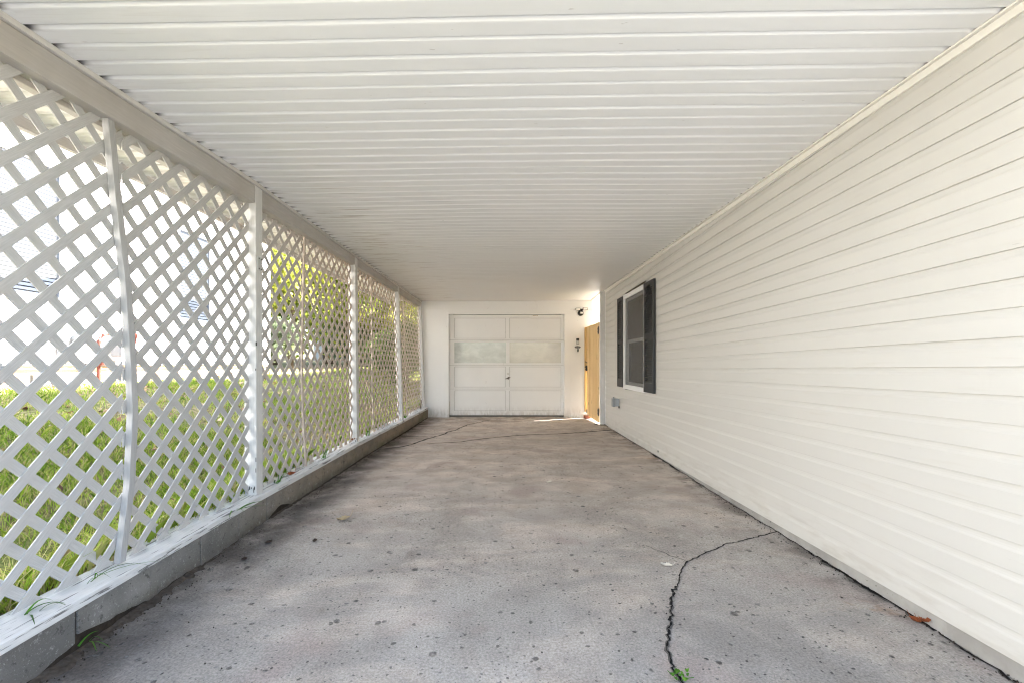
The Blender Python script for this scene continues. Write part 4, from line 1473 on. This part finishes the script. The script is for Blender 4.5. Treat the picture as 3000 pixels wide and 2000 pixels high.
m.build('conduit', 'light_plastic', el)
ca = thing('cable_run', 'dark cables strung along the foot of the white wall across the lawn', 'cable', (-5.70, 4.0, 1.2))
for dz, s in ((1.235, 0), (1.195, 1)):
    m = MB()
    m.tube([(-5.745, q * 0.5 - 2.0, dz + 0.012 * math.sin(q * 1.3 + s)) for q in range(25)], 0.006, 5)
    m.build('cable', 'cable_black', ca)
st_ = thing('metal_step', 'low grey metal step standing on the gravel by the white house', 'step', (-5.2, 5.25, 0.93))
one_box('tread', 'galvanised', st_, -5.40, -5.05, 4.98, 5.42, 1.075, 1.10)
one_box('apron', 'galvanised', st_, -5.054, -5.05, 4.98, 5.42, 0.99, 1.074)
for x, y in ((-5.06, 4.985), (-5.06, 5.385), (-5.40, 4.985), (-5.40, 5.385)):
    one_box('leg', 'galvanised', st_, x, x + 0.03, y, y + 0.03, 0.92, 1.074)

# ------------------------------------------------------------------ white house beyond the gate
h2 = thing('back_house', 'bright white sided building glimpsed in the gap above the gate', 'building', (6.0, 22.0, 0))
m = MB()
m.box(3.6, 9.0, 20.0, 26.0, -0.05, 3.4)
m.build('wall', 'white_siding', h2)
one_box('trim_board', 'light_plastic', h2, 3.55, 9.0, 19.95, 19.99, 3.36, 3.5)
m = MB()
m.hexa([(3.3, 19.6, 3.52), (9.3, 19.6, 3.52), (9.3, 26.4, 3.52), (3.3, 26.4, 3.52), (3.3, 22.9, 4.9), (9.3, 22.9, 4.9), (9.3, 23.1, 4.9), (3.3, 23.1, 4.9)])
m.build('roof', 'white_siding', h2)


# ------------------------------------------------------------------ vegetation
def add_tint(me, vals):
    at = me.attributes.new('tint', 'FLOAT', 'FACE')
    at.data.foreach_set('value', np.asarray(vals, dtype=np.float32))


def raw_mesh(name, verts, faces_n, mat, tint, parent=None, off=(0, 0, 0)):
    """verts (N*k,3): every k consecutive vertices make one face"""
    verts = np.asarray(verts, dtype=np.float32) - np.asarray(off, dtype=np.float32)
    n = len(verts) // faces_n
    me = bpy.data.meshes.new(name)
    me.vertices.add(len(verts))
    me.vertices.foreach_set('co', verts.ravel())
    me.loops.add(len(verts))
    me.loops.foreach_set('vertex_index', np.arange(len(verts), dtype=np.int32))
    me.polygons.add(n)
    me.polygons.foreach_set('loop_start', np.arange(0, len(verts), faces_n, dtype=np.int32))
    me.polygons.foreach_set('loop_total', np.full(n, faces_n, dtype=np.int32))
    me.update(calc_edges=True)
    me.validate()
    add_tint(me, tint)
    me.materials.append(M[mat])
    o = bpy.data.objects.new(name, me)
    COL.objects.link(o)
    if parent is not None:
        o.parent = parent
    return o


def gz_np(x, y):
    xp = np.array([q[0] for q in LZ])
    zp = np.array([q[1] for q in LZ])
    z = np.interp(x, xp, zp)
    return z + np.maximum(0, y - 10) * 0.018 + (0.012 * np.sin(3.1 * x + 1.7 * y) + 0.01 * np.sin(5.3 * y - 2.2 * x)) * (x < -2.1)


def grass(n, x0, x1, y0, y1, hmin, hmax, wid, patchy=True):
    x = rng.uniform(x0, x1, n)
    y = rng.uniform(y0, y1, n)
    pn = np.sin(2.1 * x + 0.6 * np.sin(1.7 * y)) * np.sin(1.9 * y + 1.1 * np.sin(2.3 * x)) + 0.5 * np.sin(6.3 * x + 3 * y) * np.sin(5.1 * y - 2 * x)
    keep = rng.random(n) < np.clip(0.62 + 0.62 * pn, 0.10, 1.0) if patchy else np.ones(n, bool)
    keep &= rng.random(n) < np.clip((x + 5.15) / 0.5, 0.0, 1.0)
    bare = np.sin(1.3 * x + 0.9 * y + 1.5 * np.sin(0.8 * y)) * np.sin(0.9 * y - 1.7 * x)
    keep &= rng.random(n) < np.where((y > 4.5) & (bare > 0.0), 0.30, 1.0)
    x, y, pn = x[keep], y[keep], pn[keep]
    n = len(x)
    z = gz_np(x, y) - 0.01
    a = rng.uniform(0, 2 * np.pi, n)
    edge = np.exp(-((x + 2.02) / 0.16) ** 2)
    h = rng.uniform(hmin, hmax, n) * (1 + 1.3 * edge)
    lean = rng.uniform(0.2, 1.1, n) * h
    la = rng.uniform(0, 2 * np.pi, n)
    dx, dy = np.cos(a) * wid, np.sin(a) * wid
    b0 = np.stack([x - dx, y - dy, z], 1)
    b1 = np.stack([x + dx, y + dy, z], 1)
    mx = x + np.cos(la) * lean * 0.35
    my = y + np.sin(la) * lean * 0.35
    mid1 = np.stack([mx + dx * 0.8, my + dy * 0.8, z + h * 0.62], 1)
    mid0 = np.stack([mx - dx * 0.8, my - dy * 0.8, z + h * 0.62], 1)
    tip = np.stack([x + np.cos(la) * lean, y + np.sin(la) * lean, z + h], 1)
    v = np.stack([b0, b1, mid1, tip, mid0], 1).reshape(-1, 3)
    tint = np.clip(rng.normal(0.42, 0.22, n) - 0.10 * pn + 0.0, 0, 1)
    dead = rng.random(n) < 0.27
    tint[dead] = rng.uniform(0.8, 1.0, dead.sum())
    return v, tint


v1, t1 = grass(115000, -4.9, -1.97, 1.0, 8.0, 0.03, 0.085, 0.0030)
v2, t2 = grass(60000, -4.9, -1.97, 8.0, 14.0, 0.04, 0.10, 0.0050)
v3, t3 = grass(5000, -2.12, -1.98, 1.0, 9.9, 0.05, 0.10, 0.0035, False)
v4, t4 = grass(40000, -4.9, -2.0, 14.0, 26.0, 0.05, 0.12, 0.010)
tag(raw_mesh('lawn_grass', np.concatenate([v1, v2, v3, v4]), 5, 'grass_blades', np.concatenate([t1, t2, t3, t4])), 'green lawn grass with dry blades between carport and white house', None, kind='stuff')

# leaf litter on the lawn
n = 2600
x = rng.uniform(-5.5, -2.2, n)
y = rng.uniform(1.5, 16, n)
keep = rng.random(n) < np.clip(0.25 + 0.10 * (y - 4), 0.12, 1)
x, y = x[keep], y[keep]
n = len(x)
z = gz_np(x, y) + rng.uniform(0.01, 0.05, n)
a = rng.uniform(0, 6.28, n)
s = rng.uniform(0.02, 0.05, n)
tl = rng.uniform(-0.03, 0.03, (n, 4))
v = np.stack([np.stack([x + s * np.cos(a + q * 1.5708) * (1 if q % 2 else 0.55), y + s * np.sin(a + q * 1.5708) * (1 if q % 2 else 0.55), z + tl[:, q]], 1) for q in range(4)], 1).reshape(-1, 3)
leafy('litter', [(0.10, 0.05, 0.03), (0.25, 0.12, 0.06), (0.38, 0.24, 0.14), (0.45, 0.36, 0.25)], 0.1)
tag(raw_mesh('fallen_leaves', v, 4, 'litter', rng.random(n)), 'brown fallen leaves strewn over the lawn', None, kind='stuff')


def tree(label, x, y, h, rad, mat, nleaf, leaf, trunk=0.12, seed=0, low=0.25, cat='tree', name='tree', group='trees beyond the lattice'):
    r = np.random.default_rng(seed)
    nleaf, leaf = int(nleaf * 1.15), leaf * 1.08
    z0 = float(gz_np(np.array([x]), np.array([y]))[0]) if x < -1.9 else 0
    t = thing(name, label, cat, (x, y, z0), group)
    m = MB()
    top = Vector((x + r.uniform(-.3, .3), y + r.uniform(-.3, .3), z0 + h * 0.78))
    base = Vector((x, y, z0 - 0.1))
    pts = [base.lerp(top, q / 5) + Vector((r.uniform(-.06, .06), r.uniform(-.06, .06), 0)) * q for q in range(6)]
    m.tube(pts, [trunk * (1.25 - 0.95 * q / 5) for q in range(6)], 9)
    ends = []
    for q in range(9):
        f = r.uniform(0.28, 0.85)
        s0 = base.lerp(top, f)
        ang = r.uniform(0, 6.28)
        ln = rad * r.uniform(0.55, 1.0) * (1.1 - 0.4 * f)
        e = s0 + Vector((math.cos(ang) * ln, math.sin(ang) * ln, r.uniform(0.1, 0.55) * ln + 0.2))
        mid_ = s0.lerp(e, 0.5) + Vector((0, 0, 0.12 * ln))
        m.tube([s0, mid_, e], [trunk * 0.42, trunk * 0.25, trunk * 0.08], 6)
        ends += [e, mid_]
    m.build('trunk', 'bark', t, smooth=True)
    cl = []
    for q in range(46):
        if q < len(ends) * 1.0:
            c = ends[q % len(ends)]
            c = np.array(c)
        else:
            u = r.normal(size=3)
            u /= np.linalg.norm(u)
            c = np.array([x, y, z0 + h * (low + (1 - low) * 0.5)]) + u * np.array([rad, rad, h * (1 - low) * 0.5]) * r.uniform(0.35, 0.95)
        cl.append((c, rad * r.uniform(0.16, 0.34)))
    k_ = r.integers(0, len(cl), nleaf)
    C = np.array([c for c, _ in cl])[k_]
    S = np.array([s for _, s in cl])[k_]
    p = C + r.normal(size=(nleaf, 3)) * S[:, None] * np.array([0.62, 0.62, 0.5])
    a1 = r.normal(size=(nleaf, 3))
    a1 /= np.linalg.norm(a1, axis=1)[:, None]
    a2 = np.cross(a1, r.normal(size=(nleaf, 3)))
    a2 /= np.linalg.norm(a2, axis=1)[:, None]
    ss = r.uniform(0.6, 1.25, nleaf)[:, None] * leaf
    v = np.stack([p - a1 * ss, p + a2 * ss * 0.55, p + a1 * ss, p - a2 * ss * 0.55], 1).reshape(-1, 3)
    ct = r.normal(0.5, 0.22, len(cl))[k_]
    raw_mesh('crown', v, 4, mat, np.clip(ct + r.normal(0, 0.13, nleaf), 0, 1), t, (x, y, z0))
    return t


tree('bright yellow-green young tree at the corner of the white house', -7.1, 14.6, 5.6, 1.9, 'leaf_yellow_green', 9000, 0.075, 0.09, 1, 0.12)
tree('slimmer yellow-green tree right of the brightest one', -5.6, 16.2, 4.6, 1.5, 'leaf_yellow_green', 7000, 0.075, 0.08, 2, 0.15)
tree('tall pale grey-green tree behind the yellow-green pair', -8.6, 21.5, 9.5, 3.6, 'leaf_pale', 11000, 0.12, 0.2, 3, 0.12)
tree('dark green tree standing left of the far blue roof', -6.6, 22.5, 7.0, 2.4, 'leaf_green', 9000, 0.11, 0.18, 4, 0.1)
tree('green and yellow tree seen through the third lattice bay', -4.6, 19.0, 5.6, 1.9, 'leaf_yellow_green', 8000, 0.09, 0.12, 5, 0.2)
tree('orange-tinged tree beyond the third lattice bay', -4.3, 24.5, 6.0, 2.2, 'leaf_orange', 8000, 0.11, 0.14, 6, 0.2)
tree('broad pale tree far beyond the last lattice bay', -3.2, 30.0, 8.0, 3.2, 'leaf_pale', 9000, 0.14, 0.2, 7, 0.1)
tree('tall green tree towering behind the far house', -13.0, 40.0, 12.0, 4.8, 'leaf_green', 9000, 0.2, 0.3, 8, 0.1)
tree('dense green bush at the garage side behind the last lattice bay', -2.9, 12.6, 2.0, 0.75, 'leaf_green', 5000, 0.06, 0.04, 9, 0.0, 'bush', 'bush', 'bushes beyond the lattice')
tree('low dark bush in front of the third lattice bay', -3.7, 14.2, 1.5, 0.8, 'leaf_green', 4500, 0.06, 0.04, 10, 0.0, 'bush', 'bush', 'bushes beyond the lattice')
tree('ragged bush below the yellow-green trees', -6.2, 17.6, 1.7, 1.1, 'leaf_pale', 4500, 0.07, 0.04, 11, 0.0, 'bush', 'bush', 'bushes beyond the lattice')
tree('small yellow tree left of the orange-tinged one, beyond the third bay', -4.1, 16.6, 4.4, 1.25, 'leaf_yellow_green', 7000, 0.075, 0.09, 51, 0.12)
tree('loose green tree close to the lawn end, behind the last lattice bay', -3.2, 18.6, 5.0, 1.3, 'leaf_green', 7000, 0.085, 0.10, 52, 0.08)
tree('rusty orange tree far behind the slimmer yellow-green one', -6.4, 25.5, 6.4, 2.2, 'leaf_orange', 8000, 0.11, 0.14, 53, 0.08)
tree('dense mid-green tree behind the bright yellow-green one', -9.6, 18.4, 6.4, 2.3, 'leaf_green', 9000, 0.10, 0.14, 54, 0.08)
tree('narrow pale tree between blue roof and garage corner', -4.9, 27.5, 6.8, 2.0, 'leaf_pale', 8000, 0.12, 0.14, 55, 0.08)
tree('wide green shrub at the lawn end behind the yellow-green trees', -6.4, 19.8, 2.6, 1.7, 'leaf_green', 6000, 0.08, 0.05, 12, 0.0, 'bush', 'bush', 'bushes beyond the lattice')
tree('yellowish shrub in front of the rail fence', -4.9, 20.4, 2.4, 1.4, 'leaf_yellow_green', 5000, 0.08, 0.05, 13, 0.0, 'bush', 'bush', 'bushes beyond the lattice')
tree('leggy orange shrub at the right end of the rail fence', -3.3, 20.2, 2.7, 1.2, 'leaf_orange', 4500, 0.08, 0.05, 14, 0.0, 'bush', 'bush', 'bushes beyond the lattice')
tree('grey-green shrub by the corner of the white house', -6.9, 12.6, 1.6, 0.8, 'leaf_pale', 4500, 0.06, 0.04, 15, 0.0, 'bush', 'bush', 'bushes beyond the lattice')
for i, (x, y) in enumerate(((-9.5, 30), (-7.2, 33), (-5.0, 36), (-2.4, 38))):
    tree(['green hedge tree far left of the blue roof', 'green hedge tree just left of the blue-roofed house', 'green hedge tree right of the blue-roofed house', 'rightmost green hedge tree near the garage corner'][i],
         x, y + 12, 7.5 + i % 2, 3.2, 'leaf_green', 6000, 0.19, 0.22, 30 + i, 0.05)

# far house with blue roof and wooden rail fence
fh = thing('far_house', 'distant white house with a blue-grey roof seen through the third lattice bay', 'house', (-8.0, 33.0, 1.4))
m = MB()
m.box(-13, -4.6, 30.0, 36.0, 1.0, 3.7)
m.build('wall', 'driveway_concrete', fh)
m = MB()
m.hexa([(-13.4, 29.5, 3.65), (-4.2, 29.5, 3.65), (-4.2, 36.5, 3.65), (-13.4, 36.5, 3.65), (-13.4, 32.9, 5.4), (-4.2, 32.9, 5.4), (-4.2, 33.1, 5.4), (-13.4, 33.1, 5.4)])
m.build('roof', 'blue_shingle', fh)
for x in (-11.6, -9.2, -6.6):
    w = one_box('window', 'white_vinyl', fh, x, x + 1.0, 29.96, 29.998, 2.0, 3.2)
    one_box('pane', 'window_glass', w, x + 0.08, x + 0.92, 29.95, 29.958, 2.08, 3.12)

fe = thing('rail_fence', 'weathered brown rail fence at the back of the lawn', 'fence', (-4.0, 21.0, 1.1))
for i in range(9):
    x = -8.4 + i * 0.8
    one_box('fence_post', 'timber_brown', fe, x, x + 0.09, 20.95, 21.04, 0.9, 2.0)
for z in (1.35, 1.62, 1.9):
    one_box('fence_rail', 'timber_brown', fe, -8.4, -1.98, 20.90, 20.945, z, z + 0.10)


# ------------------------------------------------------------------ small things on the floor
def leaf_obj(label, x, y, size, mat, seed, curl=0.5, z=0.006):
    r = random.Random(seed)
    o = thing('dead_leaf', label, 'leaf', (x, y, z), 'dead leaves lying on the concrete floor')
    a = r.uniform(0, 6.28)
    out = []
    n = 14
    ca_, sa_ = math.cos(a), math.sin(a)

    def place(u, v):
        zz = curl * size * (u * u * 0.5 + abs(v) * 0.7) * (1 + 0.3 * math.sin(5 * u)) + 0.002
        return (x + (u * ca_ - v * sa_) * size, y + (u * sa_ + v * ca_) * size, z + zz)
    rows = []
    for i in range(n + 1):
        u = -1 + 2 * i / n
        w = 0.62 * (1 - u * u) ** 0.6 * (1 + 0.28 * math.sin(i * 2.4 + seed)) + 0.01
        rows.append([place(u, -w), place(u, -w * 0.5), place(u, 0), place(u, w * 0.5), place(u, w)])
    m = MB()
    m.grid(rows)
    m.build('blade', mat, o, smooth=True)
    m = MB()
    m.tube([place(0.95, 0), place(1.25, 0.05), place(1.5, 0.12)], 0.03 * size, 5)
    m.build('stalk', mat, o)
    return o


leaf_obj('curled tan leaf lying beside the near lattice bay', -1.236, 3.379, 0.055, 'dead_leaf_tan', 1, 0.6)
leaf_obj('pale whitish leaf beside the long crack', 0.96, 2.613, 0.034, 'dead_leaf_pale', 2, 0.5)
leaf_obj('rust-red leaf caught against the house foundation', 1.915, 2.051, 0.030, 'dead_leaf_red', 3, 0.6)
leaf_obj('second smaller rust-red leaf against the foundation, upright', 1.925, 2.02, 0.026, 'dead_leaf_red', 9, 0.9, 0.02)
leaf_obj('flat dark leaf near the foot of the nearest post', -1.583, 2.955, 0.030, 'dead_leaf_dark', 4, 0.3)
leaf_obj('small pale leaf in the middle of the floor', 0.448, 4.441, 0.034, 'dead_leaf_pale', 5, 0.6)
leaf_obj('small black shrivelled leaf right of the flat dark leaf', -1.279, 2.967, 0.024, 'dead_leaf_dark', 6, 0.7)
leaf_obj('thin dark leaf closest to the block wall', -1.596, 2.70, 0.024, 'dead_leaf_dark', 7, 0.3)
leaf_obj('brown leaf resting on the sill by the second lattice bay', -1.84, 3.80, 0.05, 'dead_leaf_red', 8, 0.7, SILL1 + 0.02)


def blade_strip(m, p0, p1, p2, w, n=7):
    p0, p1, p2 = Vector(p0), Vector(p1), Vector(p2)
    rows = []
    for i in range(n + 1):
        t_ = i / n
        p = p0.lerp(p1, t_).lerp(p1.lerp(p2, t_), t_)
        d = (p1 - p0).lerp(p2 - p1, t_).normalized()
        u = d.cross(Vector((0.3, 0.2, 1))).normalized()
        ww = w * (1 - t_) ** 0.6 + 0.0006
        rows.append([tuple(p - u * ww), tuple(p + u * ww)])
    m.grid(rows)


def tuft(name, label, base, n, hgt, reach, w, seed, mat='weed_green', dirx=1.0, cat='grass tuft'):
    r = random.Random(seed)
    o = thing(name, label, cat, base, 'stray grass growing over the sill')
    for i in range(n):
        m = MB()
        dx = dirx * r.uniform(0.1, 1.0) * reach
        dy = r.uniform(-1, 1) * reach * 0.8
        h_ = hgt * r.uniform(0.5, 1.1)
        p0 = (base[0] + r.uniform(-.02, .02), base[1] + r.uniform(-.03, .03), base[2])
        p1 = (p0[0] + dx * 0.45, p0[1] + dy * 0.5, p0[2] + h_)
        p2 = (p0[0] + dx, p0[1] + dy, p0[2] + h_ * r.uniform(-0.3, 0.7))
        blade_strip(m, p0, p1, p2, w)
        b = m.build('blade', mat, o)
        add_tint(b.data, [r.uniform(0.1, 0.9)] * len(b.data.polygons))
    return o


tuft('grass_tuft', 'grass tuft leaning over the sill at the lower left corner', (-1.86, 1.72, SILL1), 4, 0.07, 0.14, 0.004, 1)
tuft('grass_tuft', 'long thin grass blades lying over the sill below the bowed batten', (-1.86, 1.98, SILL1), 4, 0.08, 0.20, 0.003, 2)
tuft('grass_tuft', 'grass blades sprouting from the gap under the broken block', (-1.765, 1.86, 0.03), 4, 0.05, 0.16, 0.004, 3)
tuft('grass_tuft', 'bright hanging grass sprig on the block wall before the nearest post', (-1.80, 2.96, SILL1), 7, 0.03, 0.22, 0.004, 4)
tuft('grass_tuft', 'grass tuft on the sill just behind the nearest post', (-1.87, 3.62, SILL1), 7, 0.10, 0.12, 0.004, 5)
tuft('grass_tuft', 'grass tuft on the sill halfway to the rust-footed post', (-1.87, 4.55, SILL1), 7, 0.16, 0.10, 0.004, 6)
tuft('grass_tuft', 'grass tuft on the sill just beyond the rust-footed post', (-1.86, 6.0, SILL1), 7, 0.16, 0.10, 0.005, 7)
tuft('grass_tuft', 'grass tuft on the sill beyond the third post', (-1.80, 7.95, SILL1), 8, 0.12, 0.14, 0.005, 8)
tuft('grass_tuft', 'dry brown weed on the sill against the last post', (-1.79, 9.45, SILL1), 9, 0.36, 0.08, 0.003, 9, 'dead_leaf_dark')

wd = thing('weed', 'small green leafy weed growing in the crack at the bottom edge', 'weed', (0.668, 1.672, 0.005))
r_ = random.Random(12)
for i in range(18):
    m = MB()
    a = r_.uniform(0, 6.28)
    d = r_.uniform(0.005, 0.032)
    cx, cy_, cz = 0.668 + math.cos(a) * d, 1.672 + math.sin(a) * d * 0.8, 0.012 + r_.uniform(0, 0.03)
    s = r_.uniform(0.005, 0.010)
    pts = []
    for q in range(8):
        t_ = q / 8 * 6.283
        rr_ = s * (1 + 0.25 * math.cos(3 * t_))
        pts.append((cx + rr_ * math.cos(t_ + a), cy_ + rr_ * math.sin(t_ + a), cz + 0.004 * math.cos(2 * t_)))
    m.poly(pts)
    o = m.build('leaf', 'weed_green', wd)
    add_tint(o.data, [r_.uniform(0.2, 1.0)])
m = MB()
m.tube([(0.668, 1.672, 0.0), (0.69, 1.66, 0.02), (0.71, 1.65, 0.03)], 0.0015, 5)
m.tube([(0.668, 1.672, 0.0), (0.64, 1.68, 0.018), (0.625, 1.69, 0.028)], 0.0015, 5)
b = m.build('stem', 'weed_green', wd)
add_tint(b.data, [0.3] * len(b.data.polygons))
print('objects', len(bpy.data.objects))
